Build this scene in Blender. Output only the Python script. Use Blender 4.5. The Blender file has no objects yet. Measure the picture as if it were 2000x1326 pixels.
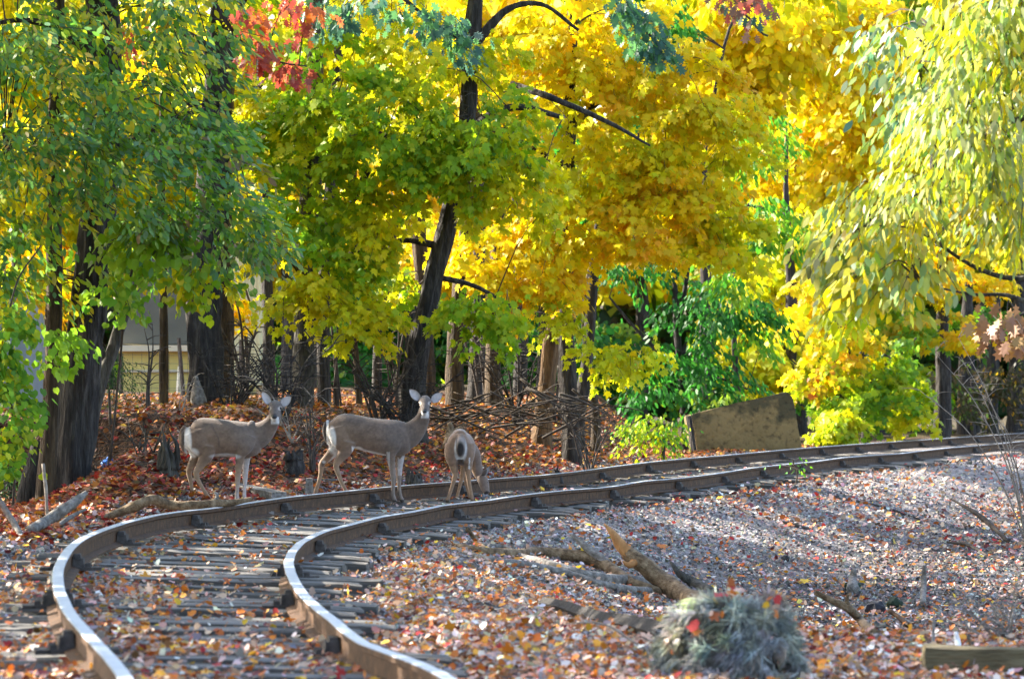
import bpy, bmesh, math, random
import numpy as np
from mathutils import Vector, Matrix, noise

random.seed(7)
RNG = np.random.default_rng(11)
sc = bpy.context.scene
col = bpy.context.collection

# ------------------------------------------------------------------ camera, sky, sun, exposure
FPX, HC, YH = 7000.0, 1.45, 715.0          # focal length in photo pixels, eye height above rail top, horizon row
cam_d = bpy.data.cameras.new('camera')
cam_d.sensor_width = 36.0
cam_d.lens = FPX / 2000.0 * 36.0
cam_d.shift_y = (YH - 663.0) / 2000.0
cam_d.clip_start, cam_d.clip_end = 0.5, 6000.0
cam_d.dof.use_dof = True
cam_d.dof.focus_distance = 42.0
cam_d.dof.aperture_fstop = 4.5
cam = bpy.data.objects.new('camera', cam_d)
col.objects.link(cam)
cam.location = (0, 0, HC)
cam.rotation_euler = (math.radians(90), 0, 0)
sc.camera = cam

SUN_DIR = Vector((-0.80, 0.42, 0.60)).normalized()    # towards the sun: behind the trees on the left
sun_el = math.asin(SUN_DIR.z)
sun_az = math.atan2(SUN_DIR.x, SUN_DIR.y)
world = bpy.data.worlds.new('World')
sc.world = world
world.use_nodes = True
wn = world.node_tree.nodes
wn.clear()
w_out = wn.new('ShaderNodeOutputWorld')
w_bg = wn.new('ShaderNodeBackground')
w_sky = wn.new('ShaderNodeTexSky')
w_sky.sky_type = 'NISHITA'
w_sky.sun_disc = False
w_sky.sun_elevation = sun_el
w_sky.sun_rotation = sun_az
w_sky.dust_density = 2.5
w_sky.air_density = 1.0
w_bg.inputs['Strength'].default_value = 0.15
world.node_tree.links.new(w_sky.outputs[0], w_bg.inputs[0])
world.node_tree.links.new(w_bg.outputs[0], w_out.inputs[0])
sun_d = bpy.data.lights.new('sun', 'SUN')
sun_d.energy = 4.8
sun_d.angle = math.radians(0.55)
sun_d.color = (1.0, 0.93, 0.80)
sun = bpy.data.objects.new('sun', sun_d)
col.objects.link(sun)
sun.rotation_euler = SUN_DIR.to_track_quat('Z', 'Y').to_euler()
sc.view_settings.view_transform = 'Standard'
sc.view_settings.look = 'None'
sc.view_settings.exposure = 2.24
sc.view_settings.gamma = 1.0
sc.view_settings.use_curve_mapping = False
sc.cycles.max_bounces = 10
sc.cycles.diffuse_bounces = 5
sc.cycles.transmission_bounces = 8
sc.cycles.use_denoising = True

# ------------------------------------------------------------------ small helpers
def W(x, y, Y):
    """world point seen at photo pixel x, y at the distance Y"""
    return Vector(((x - 1000.0) * Y / FPX, Y, HC - (y - YH) * Y / FPX))

def tag(o, label=None, cat=None, group=None, kind=None):
    if label: o['label'] = label
    if cat: o['category'] = cat
    if group: o['group'] = group
    if kind: o['kind'] = kind
    return o

def empty(name, loc=(0, 0, 0)):
    o = bpy.data.objects.new(name, None)
    o.empty_display_size = 0.1
    o.location = loc
    col.objects.link(o)
    return o

def mesh_obj(name, verts, faces, mats, parent=None, mat_idx=None, smooth=False, cols=None):
    """one mesh object; vertices are given in world space, the object sits at its parent's origin"""
    v = np.asarray(verts, dtype=np.float32).reshape(-1, 3)
    if parent is not None:
        v = v - np.array(world_loc(parent), dtype=np.float32)
    me = bpy.data.meshes.new(name)
    me.from_pydata(v.tolist(), [], faces)
    for m in (mats if isinstance(mats, (list, tuple)) else [mats]):
        me.materials.append(m)
    if mat_idx is not None:
        me.polygons.foreach_set('material_index', np.asarray(mat_idx, dtype=np.int32))
    if smooth:
        me.polygons.foreach_set('use_smooth', np.ones(len(me.polygons), dtype=bool))
    if cols is not None:
        set_cols(me, cols)
    me.update()
    o = bpy.data.objects.new(name, me)
    col.objects.link(o)
    if parent is not None:
        o.parent = parent
    return o

def world_loc(o):
    l = Vector(o.location)
    p = o.parent
    while p is not None:
        l += Vector(p.location)
        p = p.parent
    return l

def set_cols(me, cols):
    a = me.color_attributes.new('Col', 'FLOAT_COLOR', 'POINT')
    c = np.ones((len(me.vertices), 4), dtype=np.float32)
    c[:, :3] = cols
    a.data.foreach_set('color', c.ravel())

def poly_mesh(name, V, sizes, idx, mat, parent=None, cols=None, smooth=False):
    """fast mesh from arrays: V (n,3) world space, polygon sizes, flat loop indices"""
    V = np.asarray(V, dtype=np.float32)
    if parent is not None:
        V = V - np.array(world_loc(parent), dtype=np.float32)
    me = bpy.data.meshes.new(name)
    me.vertices.add(len(V)); me.vertices.foreach_set('co', V.ravel())
    me.loops.add(len(idx)); me.loops.foreach_set('vertex_index', np.asarray(idx, dtype=np.int32))
    sizes = np.asarray(sizes, dtype=np.int32)
    me.polygons.add(len(sizes))
    me.polygons.foreach_set('loop_start', np.r_[0, np.cumsum(sizes)[:-1]].astype(np.int32))
    me.polygons.foreach_set('loop_total', sizes)
    if smooth:
        me.polygons.foreach_set('use_smooth', np.ones(len(sizes), dtype=bool))
    me.materials.append(mat)
    me.update(calc_edges=True)
    me.validate()
    if cols is not None:
        set_cols(me, cols)
    o = bpy.data.objects.new(name, me)
    col.objects.link(o)
    if parent is not None:
        o.parent = parent
    return o

def sstep(a, b, x):
    t = np.clip((np.asarray(x, dtype=float) - a) / (b - a), 0, 1)
    return t * t * (3 - 2 * t)

def catmull(P, n):
    P = np.asarray(P, float)
    if len(P) == 2:
        t = np.linspace(0, 1, n)[:, None]
        return P[0] * (1 - t) + P[1] * t
    Q = np.vstack([2 * P[0] - P[1], P, 2 * P[-1] - P[-2]])
    out = []
    for u in np.linspace(0, len(P) - 1 - 1e-6, n):
        i = int(u); t = u - i
        a, b, c, d = Q[i], Q[i + 1], Q[i + 2], Q[i + 3]
        out.append(0.5 * (2 * b + (c - a) * t + (2 * a - 5 * b + 4 * c - d) * t * t + (3 * b - a - 3 * c + d) * t ** 3))
    return np.array(out)

def tube_data(P, R, sides=8, rough=0.0, freq=3.0, seed=0, ridge=0.0, cap=True):
    """tapered tube along points P (n,3) with radii R; returns verts, faces"""
    P = np.asarray(P, float); R = np.asarray(R, float)
    n = len(P)
    T = np.gradient(P, axis=0); T /= np.linalg.norm(T, axis=1)[:, None] + 1e-9
    ref = np.array([0.0, 1.0, 0.0]) if abs(T[0][1]) < 0.8 else np.array([1.0, 0, 0])
    V = []; Fc = []
    A = ref
    for i in range(n):
        A = A - T[i] * A.dot(T[i]); A /= np.linalg.norm(A) + 1e-9
        B = np.cross(T[i], A)
        for k in range(sides):
            a = 2 * math.pi * k / sides
            d = A * math.cos(a) + B * math.sin(a)
            r = R[i]
            if rough:
                r *= 1 + rough * noise.noise(Vector(P[i] * freq + d * 1.3) + Vector((seed * 7.1, seed * 3.3, 0)))
            if ridge:
                r *= 1 + ridge * noise.noise(Vector((d[0] * 5.5 + seed, d[1] * 5.5, P[i][2] * 1.1)) )
            V.append(P[i] + d * r)
    for i in range(n - 1):
        for k in range(sides):
            k2 = (k + 1) % sides
            Fc.append((i * sides + k, i * sides + k2, (i + 1) * sides + k2, (i + 1) * sides + k))
    if cap:
        Fc.append(tuple(reversed(range(sides))))
        Fc.append(tuple(range((n - 1) * sides, n * sides)))
    return V, Fc

class MB:
    def __init__(self): self.v = []; self.f = []; self.m = []
    def add(self, V, Fc, m=0):
        o = len(self.v)
        self.v.extend([tuple(p) for p in V])
        self.f.extend([tuple(i + o for i in f) for f in Fc])
        self.m.extend([m] * len(Fc))
        return self
    def tube(self, P, R, sides=6, n=None, m=0, **k):
        P = np.asarray([tuple(p) for p in P], float); R = np.asarray(R, float)
        if n:
            R = np.interp(np.linspace(0, len(R) - 1, n), np.arange(len(R)), R)
            P = catmull(P, n)
        return self.add(*tube_data(P, R, sides, **k), m)
    def box(self, c, sz, M=None, m=0, taper=0.0):
        x, y, z = [s / 2 for s in sz]
        V = []
        for (a, b, d) in ((-1,-1,-1),(1,-1,-1),(1,1,-1),(-1,1,-1),(-1,-1,1),(1,-1,1),(1,1,1),(-1,1,1)):
            t = 1 - taper * (d > 0)
            p = Vector((a * x * t, b * y * t, d * z))
            if M is not None: p = M @ p
            V.append(p + Vector(c))
        return self.add(V, [(0,3,2,1),(4,5,6,7),(0,1,5,4),(1,2,6,5),(2,3,7,6),(3,0,4,7)], m)
    def build(self, name, mats, parent=None, smooth=False, cols=None):
        return mesh_obj(name, self.v, self.f, mats, parent, self.m, smooth, cols)

# ------------------------------------------------------------------ materials
def new_mat(name):
    m = bpy.data.materials.new(name)
    m.use_nodes = True
    nt = m.node_tree
    nt.nodes.clear()
    out = nt.nodes.new('ShaderNodeOutputMaterial')
    return m, nt, out

def N(nt, t, **kw):
    n = nt.nodes.new(t)
    for k, v in kw.items():
        if k in n.inputs: n.inputs[k].default_value = v
        else: setattr(n, k, v)
    return n

def ramp(nt, stops):
    r = nt.nodes.new('ShaderNodeValToRGB')
    e = r.color_ramp.elements
    while len(e) < len(stops): e.new(0.5)
    for el, (p, c) in zip(e, stops):
        el.position = p; el.color = (*c, 1)
    return r

def noisy_mat(name, stops, scale=8.0, rough=0.85, bump=0.3, bscale=40.0, stretch=(1, 1, 1), metallic=0.0, detail=6.0, spec=0.3, dist=0.02):
    m, nt, out = new_mat(name)
    L = nt.links.new
    tc = N(nt, 'ShaderNodeTexCoord'); mp = N(nt, 'ShaderNodeMapping'); mp.inputs['Scale'].default_value = stretch
    L(tc.outputs['Object'], mp.inputs[0])
    n1 = N(nt, 'ShaderNodeTexNoise', Scale=scale, Detail=detail, Roughness=0.65)
    L(mp.outputs[0], n1.inputs['Vector'])
    r = ramp(nt, stops); L(n1.outputs[0], r.inputs[0])
    b = N(nt, 'ShaderNodeBsdfPrincipled', Roughness=rough, Metallic=metallic)
    b.inputs['Specular IOR Level'].default_value = spec
    L(r.outputs[0], b.inputs['Base Color'])
    n2 = N(nt, 'ShaderNodeTexNoise', Scale=bscale, Detail=4.0); L(mp.outputs[0], n2.inputs['Vector'])
    bp = N(nt, 'ShaderNodeBump', Strength=bump, Distance=dist); L(n2.outputs[0], bp.inputs['Height'])
    L(bp.outputs[0], b.inputs['Normal'])
    L(b.outputs[0], out.inputs[0])
    return m

def leaf_mat(name, trans=0.5, gloss=0.35, rough=0.45, gain=1.25, inst=False):
    m, nt, out = new_mat(name)
    L = nt.links.new
    at = N(nt, 'ShaderNodeAttribute', attribute_name='Col')
    if inst: at.attribute_type = 'INSTANCER'
    b = N(nt, 'ShaderNodeBsdfPrincipled', Roughness=rough)
    b.inputs['Specular IOR Level'].default_value = gloss
    L(at.outputs['Color'], b.inputs['Base Color'])
    tr = N(nt, 'ShaderNodeBsdfTranslucent')
    mu = N(nt, 'ShaderNodeVectorMath', operation='MULTIPLY'); mu.inputs[1].default_value = (gain, gain, gain * 0.75)
    L(at.outputs['Color'], mu.inputs[0]); L(mu.outputs[0], tr.inputs['Color'])
    mx = N(nt, 'ShaderNodeMixShader'); mx.inputs[0].default_value = trans
    L(b.outputs[0], mx.inputs[1]); L(tr.outputs[0], mx.inputs[2]); L(mx.outputs[0], out.inputs[0])
    return m

def vcol_mat(name, rough=0.85, bump=0.25, bscale=60.0, spec=0.25, var=0.25, vscale=25.0, sheen=0.0, stretch=(1, 1, 1), inst=False):
    m, nt, out = new_mat(name)
    L = nt.links.new
    at = N(nt, 'ShaderNodeAttribute', attribute_name='Col')
    if inst: at.attribute_type = 'INSTANCER'
    tc = N(nt, 'ShaderNodeTexCoord'); mp = N(nt, 'ShaderNodeMapping'); mp.inputs['Scale'].default_value = stretch
    L(tc.outputs['Object'], mp.inputs[0])
    n1 = N(nt, 'ShaderNodeTexNoise', Scale=vscale, Detail=5.0); L(mp.outputs[0], n1.inputs['Vector'])
    mr = N(nt, 'ShaderNodeMapRange'); mr.inputs[3].default_value = 1 - var; mr.inputs[4].default_value = 1 + var
    mr.inputs[1].default_value = 0.3; mr.inputs[2].default_value = 0.7
    L(n1.outputs[0], mr.inputs[0])
    mu = N(nt, 'ShaderNodeVectorMath', operation='SCALE')
    L(at.outputs['Color'], mu.inputs[0]); L(mr.outputs[0], mu.inputs['Scale'])
    b = N(nt, 'ShaderNodeBsdfPrincipled', Roughness=rough)
    b.inputs['Specular IOR Level'].default_value = spec
    if sheen: b.inputs['Sheen Weight'].default_value = sheen
    L(mu.outputs[0], b.inputs['Base Color'])
    n2 = N(nt, 'ShaderNodeTexNoise', Scale=bscale, Detail=4.0); L(mp.outputs[0], n2.inputs['Vector'])
    bp = N(nt, 'ShaderNodeBump', Strength=bump, Distance=0.01); L(n2.outputs[0], bp.inputs['Height'])
    L(bp.outputs[0], b.inputs['Normal']); L(b.outputs[0], out.inputs[0])
    return m

M_LEAF = leaf_mat('leaf', 0.56, 0.3, 0.5, 1.15)
M_LEAFG = leaf_mat('leaf_glossy', 0.5, 0.38, 0.45, 1.2)
M_LITTER = leaf_mat('fallen_leaf', 0.15, 0.25, 0.55, 1.0)
M_STONE = vcol_mat('ballast_stone', 0.8, 0.4, 2.0, 0.35, 0.3, 1.0, inst=True)
M_ROCK = vcol_mat('rock', 0.85, 0.6, 30, 0.3, 0.3, 14)
M_LITTER_I = leaf_mat('leaf_litter', 0.15, 0.25, 0.55, 1.0, True)
M_FUR = vcol_mat('deer_coat', 0.9, 0.5, 170, 0.2, 0.16, 30, 0.2)
M_BARK_DARK = noisy_mat('bark_dark', [(0.3, (0.012, 0.010, 0.009)), (0.5, (0.035, 0.030, 0.027)), (0.72, (0.10, 0.088, 0.078))], 16, 0.9, 1.0, 38, (1, 1, 0.16), dist=0.05)
M_BARK_BROWN = noisy_mat('bark_brown', [(0.3, (0.012, 0.008, 0.005)), (0.5, (0.05, 0.033, 0.018)), (0.72, (0.12, 0.083, 0.048))], 15, 0.9, 1.0, 40, (1, 1, 0.16), dist=0.04)
M_BARK_GREY = noisy_mat('bark_grey', [(0.3, (0.018, 0.016, 0.013)), (0.5, (0.06, 0.054, 0.044)), (0.72, (0.15, 0.138, 0.115))], 13, 0.9, 1.0, 42, (1, 1, 0.2), dist=0.04)
M_TWIG = noisy_mat('twig_bark', [(0.3, (0.03, 0.022, 0.017)), (0.7, (0.085, 0.068, 0.055))], 20, 0.9, 0.2)
M_TWIG_PALE = noisy_mat('pale_twig', [(0.3, (0.13, 0.10, 0.075)), (0.7, (0.34, 0.29, 0.24))], 20, 0.85, 0.2)
M_WOOD = noisy_mat('barkless_wood', [(0.3, (0.04, 0.024, 0.012)), (0.48, (0.15, 0.095, 0.05)), (0.7, (0.32, 0.23, 0.14))], 14, 0.85, 1.0, 60, (1, 1, 1), dist=0.02)
M_SNAG = noisy_mat('snag_wood', [(0.3, (0.025, 0.014, 0.007)), (0.5, (0.11, 0.062, 0.028)), (0.72, (0.24, 0.15, 0.075))], 12, 0.9, 1.0, 40, (1, 1, 0.2), dist=0.04)
M_WOOD_GREY = noisy_mat('weathered_wood', [(0.3, (0.07, 0.06, 0.053)), (0.5, (0.18, 0.16, 0.14)), (0.7, (0.34, 0.31, 0.28))], 16, 0.85, 1.0, 60, dist=0.02)
M_WOOD_SPLIT = noisy_mat('split_wood', [(0.3, (0.20, 0.075, 0.02)), (0.7, (0.5, 0.26, 0.10))], 12, 0.8, 0.5, 30, (1, 1, 0.3))
M_TIE = noisy_mat('tie_wood', [(0.28, (0.018, 0.016, 0.015)), (0.46, (0.105, 0.096, 0.085)), (0.72, (0.30, 0.28, 0.255))], 6, 0.85, 0.9, 28, (0.12, 1.6, 1.6), dist=0.02)
M_RUST = noisy_mat('rusted_steel', [(0.3, (0.022, 0.010, 0.005)), (0.55, (0.080, 0.037, 0.015)), (0.75, (0.17, 0.088, 0.036))], 14, 0.75, 0.3, 60, metallic=0.1)
M_RAILTOP = noisy_mat('polished_rail', [(0.3, (0.36, 0.39, 0.44)), (0.7, (0.52, 0.55, 0.60))], 10, 0.45, 0.06, 30, metallic=0.55, spec=0.5)
M_IRON = noisy_mat('dark_iron', [(0.3, (0.025, 0.02, 0.017)), (0.7, (0.10, 0.085, 0.075))], 18, 0.8, 0.4, 50)
M_EYE = noisy_mat('eye', [(0.3, (0.006, 0.005, 0.004)), (0.7, (0.012, 0.009, 0.007))], 4, 0.12, 0.0, spec=0.6)
M_NOSE = noisy_mat('wet_nose', [(0.3, (0.008, 0.009, 0.011)), (0.7, (0.02, 0.02, 0.024))], 30, 0.3, 0.3, 90, spec=0.5)
M_HOOF = noisy_mat('hoof', [(0.3, (0.02, 0.016, 0.014)), (0.7, (0.06, 0.05, 0.045))], 30, 0.5, 0.2)

# ------------------------------------------------------------------ the course of the track
KN = np.array([14.5, 17, 19, 21, 23, 25.5, 28.5, 32, 36, 41, 47, 55, 66, 80, 100.0])
KX = np.array([-0.768, -1.146, -1.566, -1.877, -2.142, -2.376, -2.498, -2.304, -1.666, -0.526, 1.211, 3.098, 6.172, 10.352, 16.779])
CROSS, CANT = 0.022, 0.05
def spline(x, y, q):
    n = len(x); h = np.diff(x); A = np.zeros((n, n)); b = np.zeros(n); A[0, 0] = A[-1, -1] = 1
    for i in range(1, n - 1):
        A[i, i-1] = h[i-1]; A[i, i] = 2 * (h[i-1] + h[i]); A[i, i+1] = h[i]
        b[i] = 6 * ((y[i+1] - y[i]) / h[i] - (y[i] - y[i-1]) / h[i-1])
    m = np.linalg.solve(A, b); i = np.clip(np.searchsorted(x, q) - 1, 0, n - 2)
    t = q - x[i]; u = x[i+1] - q; hh = h[i]
    return (m[i] * u**3 + m[i+1] * t**3) / (6 * hh) + (y[i] / hh - m[i] * hh / 6) * u + (y[i+1] / hh - m[i+1] * hh / 6) * t
TQ = np.r_[np.linspace(14.5, 47, 140), np.linspace(47.7, 100, 60)]
TC = np.stack([spline(KN, KX, TQ), TQ], 1)
TT = np.gradient(TC, axis=0); TT /= np.linalg.norm(TT, axis=1)[:, None]
TN = np.stack([TT[:, 1], -TT[:, 0]], 1)                 # to the right of the track
# settled joints: how far each rail lies off the perfect curve (sideways, height), every third sample
WOB = {-1: (
 [0,0,-.001,-.007,-.004,.003,.013,.017,.012,.004,-.007,-.008,-.012,-.017,-.019,-.022,-.026,-.024,-.02,-.015,-.011,-.009,-.008,-.007,-.006,-.004,-.003,-.001,0,0,-.001,-.001,-.001,-.001,-.001,0,0,0,0,0,0,0,0,.001,.001,.001,.001,.001,-.001,-.001,0,0,0,-.001,-.001,-.001,-.001,0,0,0,0,.001,0,0,0,0,0],
 [0,0,0,-.005,-.005,.004,.014,.011,.004,.001,-.001,-.001,.001,.006,.011,.018,.026,.03,.032,.029,.028,.026,.028,.027,.028,.023,.015,.004,0,.003,.007,.011,.011,.008,.006,.004,.003,.004,.003,0,-.002,-.004,-.005,-.007,-.008,-.011,-.013,-.008,.005,.007,.003,-.003,.003,.012,.014,.012,.007,.002,-.002,-.003,-.005,-.008,-.003,0,0,0,0]),
 1: (
 [0,0,0,.005,.001,-.005,-.01,-.006,0,-.003,-.002,0,.009,.018,.024,.031,.032,.039,.037,.03,.023,.013,.01,.006,.004,.004,.004,.002,.001,.001,.002,.001,-.001,0,.001,.001,.001,0,0,0,0,0,.001,.001,-.001,-.002,-.002,0,0,-.001,.001,.002,0,0,.002,0,0,0,.001,0,0,0,0,0,0,0,0],
 [0,0,0,.009,.002,-.01,-.02,-.01,0,-.003,-.002,0,.008,.012,.012,.009,.003,-.006,-.016,-.024,-.028,-.022,-.021,-.016,-.013,-.017,-.017,-.011,-.005,-.008,-.011,-.005,.004,0,-.006,-.01,-.004,.001,.002,.003,.002,-.003,-.009,-.007,.008,.018,.016,.004,-.002,.005,-.007,-.015,.004,-.004,-.02,-.005,.004,-.004,-.007,0,0,0,0,0,0,0,0])}
GAUGE = 0.755
RAIL_H = 0.165
def rail_path(side):
    lat, zz = WOB[side]
    i3 = np.arange(len(lat)) * 3
    lat = np.interp(np.arange(len(TQ)), i3, lat); zz = np.interp(np.arange(len(TQ)), i3, zz)
    Q = TC + TN * (side * GAUGE)
    X = Q[:, 0] + lat
    z = (CANT if side < 0 else 0.0) - CROSS * Q[:, 0] + zz
    return np.stack([X, Q[:, 1], z], 1)

EXT0 = TC[0] - TT[0] * np.array([6.0, 4, 2])[:, None]
EXT1 = TC[-1] + TT[-1] * np.array([10.0, 40, 100, 400])[:, None]
CP = np.vstack([EXT0, TC[::2], TC[-1:], EXT1])
def track_off(X, Y):
    """signed distance from the centre line, positive to the right"""
    X = np.asarray(X, float).ravel(); Y = np.asarray(Y, float).ravel()
    out = np.full(len(X), 1e9); sg = np.ones(len(X))
    for a, b in zip(CP[:-1], CP[1:]):
        d = b - a; l2 = d @ d
        t = np.clip(((X - a[0]) * d[0] + (Y - a[1]) * d[1]) / l2, 0, 1)
        px = X - a[0] - t * d[0]; py = Y - a[1] - t * d[1]
        r = np.hypot(px, py)
        c = px * d[1] - py * d[0]
        m = r < out
        out[m] = r[m]; sg[m] = np.where(c[m] >= 0, 1, -1)
    return out * sg

def vnoise(X, Y, seed=0):
    """cheap smooth value noise in 0..1"""
    xi = np.floor(X).astype(np.int64); yi = np.floor(Y).astype(np.int64)
    fx = X - xi; fy = Y - yi
    fx = fx * fx * (3 - 2 * fx); fy = fy * fy * (3 - 2 * fy)
    def h(a, b):
        v = np.sin(a * 127.1 + b * 311.7 + seed * 74.7) * 43758.5453
        return v - np.floor(v)
    return (h(xi, yi) * (1 - fx) + h(xi + 1, yi) * fx) * (1 - fy) + (h(xi, yi + 1) * (1 - fx) + h(xi + 1, yi + 1) * fx) * fy

def gz(X, Y, d=None):
    X = np.asarray(X, float).ravel(); Y = np.asarray(Y, float).ravel()
    if d is None: d = track_off(X, Y)
    Xc = np.clip(X, -9, 22)
    z = -CROSS * Xc + 0.025 - 0.033 * np.clip(d, -0.9, 0.9) - 0.205 - 0.035 * (np.abs(d) < 1.4) - (0.014 + 0.02 * sstep(34, 27, Y)) * sstep(0.8, 0.95, np.abs(d)) * sstep(1.75, 1.4, np.abs(d))
    dl = -d
    # bank on the left, dropping away at the far left and right of the mound
    A = 0.85 * sstep(-5.4, -3.6, X - 6.0 * sstep(43, 47, Y) * -1.0) * (1 - sstep(0.7, 2.5, X - 0.03 * (Y - 52)))
    A = np.where(X < -9, 0.6, A)
    z += 0.10 * sstep(1.3, 2.1, dl) * (1 - 0.9 * sstep(-3.9, -5.0, X)) + A * sstep(1.5, 4.9, dl)
    z -= 0.35 * sstep(2, 6, dl) * sstep(1.8, 4, X)
    z -= 0.25 * sstep(-4.4, -6.5, X) * sstep(46, 42, Y) * sstep(1.5, 3, dl)
    # ditch on the right
    z -= 0.55 * sstep(1.6, 4.6, d) * sstep(22.5, 26.5, Y)
    z += 0.5 * sstep(7.5, 13, d)
    # rubble
    z += (vnoise(X * 1.3, Y * 1.3, 1) - 0.5) * np.where(d > 0, 0.035, 0.08) * sstep(1.3, 2.2, np.abs(d)) + (vnoise(X * 5, Y * 5, 2) - 0.5) * 0.03
    z += (vnoise(X * 0.5, Y * 0.5, 5) - 0.5) * 0.14 * sstep(2.0, 5.0, dl)
    far = np.hypot(X, Y - 40)
    z += 9 * sstep(90, 420, far)
    return z

def g1(X, Y): return float(gz([X], [Y])[0])

_ys = np.linspace(13, 170, 1600)
def gp(x, y):
    """where the line of sight through photo pixel x, y meets the ground"""
    X = (x - 1000.0) * _ys / FPX; Z = HC - (y - YH) * _ys / FPX
    h = Z - gz(X, _ys)
    i = np.argmax(h < 0)
    if i == 0: i = len(_ys) - 1
    t = h[i-1] / (h[i-1] - h[i] + 1e-9)
    Y = _ys[i-1] + t * (_ys[i] - _ys[i-1])
    return Vector(((x - 1000.0) * Y / FPX, Y, HC - (y - YH) * Y / FPX))

# ------------------------------------------------------------------ ground sheet
def ground_material():
    m, nt, out = new_mat('ballast_and_soil')
    L = nt.links.new
    geo = N(nt, 'ShaderNodeNewGeometry')
    at = N(nt, 'ShaderNodeAttribute', attribute_name='Col')
    vo = N(nt, 'ShaderNodeTexVoronoi', Scale=26.0); L(geo.outputs['Position'], vo.inputs['Vector'])
    hv = N(nt, 'ShaderNodeSeparateColor'); L(vo.outputs['Color'], hv.inputs[0])
    mr = N(nt, 'ShaderNodeMapRange'); mr.inputs[3].default_value = 0.35; mr.inputs[4].default_value = 1.7
    L(hv.outputs[0], mr.inputs[0])
    n1 = N(nt, 'ShaderNodeTexNoise', Scale=1.7, Detail=8.0); L(geo.outputs['Position'], n1.inputs['Vector'])
    m2 = N(nt, 'ShaderNodeMapRange'); m2.inputs[1].default_value = 0.3; m2.inputs[2].default_value = 0.7
    m2.inputs[3].default_value = 0.6; m2.inputs[4].default_value = 1.35
    L(n1.outputs[0], m2.inputs[0])
    a = N(nt, 'ShaderNodeVectorMath', operation='SCALE'); L(at.outputs['Color'], a.inputs[0]); L(mr.outputs[0], a.inputs['Scale'])
    b = N(nt, 'ShaderNodeVectorMath', operation='SCALE'); L(a.outputs[0], b.inputs[0]); L(m2.outputs[0], b.inputs['Scale'])
    p = N(nt, 'ShaderNodeBsdfPrincipled', Roughness=0.9); p.inputs['Specular IOR Level'].default_value = 0.2
    L(b.outputs[0], p.inputs['Base Color'])
    bp = N(nt, 'ShaderNodeBump', Strength=0.9, Distance=0.03); L(vo.outputs['Distance'], bp.inputs['Height'])
    bp.invert = True
    L(bp.outputs[0], p.inputs['Normal']); L(p.outputs[0], out.inputs[0])
    return m
M_GROUND = ground_material()
gx = np.r_[-3000, -900, -350, -150, -70, -35, np.arange(-18, -8, 0.6), np.arange(-8, 12, 0.16), np.arange(12, 26, 0.5), 30, 45, 80, 160, 400, 900, 3000]
gy = np.r_[-1500, -300, -80, -20, -5, np.arange(2, 14, 1.0), np.arange(14, 62, 0.16), np.arange(62, 110, 0.7), 115, 125, 140, 170, 220, 300, 420, 700, 1500, 3500]
GX, GY = np.meshgrid(gx, gy)
GD = track_off(GX, GY)
GZ = gz(GX, GY, GD)
nx, ny = len(gx), len(gy)
ii = np.arange(nx * ny).reshape(ny, nx)
quads = np.stack([ii[:-1, :-1], ii[:-1, 1:], ii[1:, 1:], ii[1:, :-1]], -1).reshape(-1, 4)
stone_c = np.array([0.19, 0.172, 0.168]); soil_c = np.array([0.045, 0.021, 0.010]); dark_c = np.array([0.07, 0.06, 0.055])
wl = (sstep(1.3, 2.4, -GD))[:, None]
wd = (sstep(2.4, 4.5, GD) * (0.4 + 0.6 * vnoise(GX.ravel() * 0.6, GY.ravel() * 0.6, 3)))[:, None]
gc = stone_c * (1 - wl) + soil_c * wl
farw = sstep(75, 100, GY.ravel())[:, None]
gc = gc * (1 - farw) + np.array([0.05, 0.036, 0.012]) * farw
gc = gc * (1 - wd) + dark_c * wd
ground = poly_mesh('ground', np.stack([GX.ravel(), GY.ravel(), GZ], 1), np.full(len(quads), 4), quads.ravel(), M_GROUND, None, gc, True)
tag(ground, 'stony ballast and leaf covered soil under track and trees', None, kind='structure')

# ------------------------------------------------------------------ leaf shapes and scattering
def outline(pts, fold=0.12, droop=0.1):
    P = np.array([(x, y, -fold * abs(x) ** 1.3 - droop * y * y) for x, y in pts], float)
    return P, [tuple(range(len(P)))]
def mirror(half):
    return [(x, y) for x, y in half] + [(-x, y) for x, y in reversed(half) if abs(x) > 1e-6]
MAPLE = outline(mirror([(0, 0), (0.20, -0.10), (0.27, 0.12), (0.56, 0.16), (0.40, 0.34), (0.52, 0.62), (0.20, 0.52), (0.15, 0.76), (0, 1.0)]), 0.15, 0.18)
MAPLE_LO = outline(mirror([(0, 0), (0.22, 0.02), (0.54, 0.18), (0.34, 0.36), (0.46, 0.66), (0.16, 0.56), (0, 1.0)]), 0.15, 0.18)
OAK = outline(mirror([(0, 0), (0.10, 0.18), (0.32, 0.22), (0.14, 0.36), (0.42, 0.52), (0.18, 0.58), (0.32, 0.84), (0.10, 0.80), (0, 1.0)]), 0.1, 0.15)
OVAL = outline(mirror([(0, 0), (0.17, 0.22), (0.23, 0.48), (0.13, 0.80), (0, 1.0)]), 0.35, 0.18)
LONG = outline(mirror([(0, 0), (0.13, 0.25), (0.15, 0.52), (0.08, 0.82), (0, 1.0)]), 0.4, 0.25)
ROUND = outline(mirror([(0, 0.06), (0.28, -0.06), (0.47, 0.22), (0.42, 0.58), (0.2, 0.74), (0, 1.0)]), 0.2, 0.15)
KITE = outline(mirror([(0, 0), (0.36, 0.14), (0.34, 0.56), (0, 1.0)]), 0.15, 0.18)
DRY = outline(mirror([(0, 0), (0.26, 0.14), (0.46, 0.2), (0.30, 0.44), (0.34, 0.68), (0, 1.0)]), -0.55, -0.28)

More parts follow.
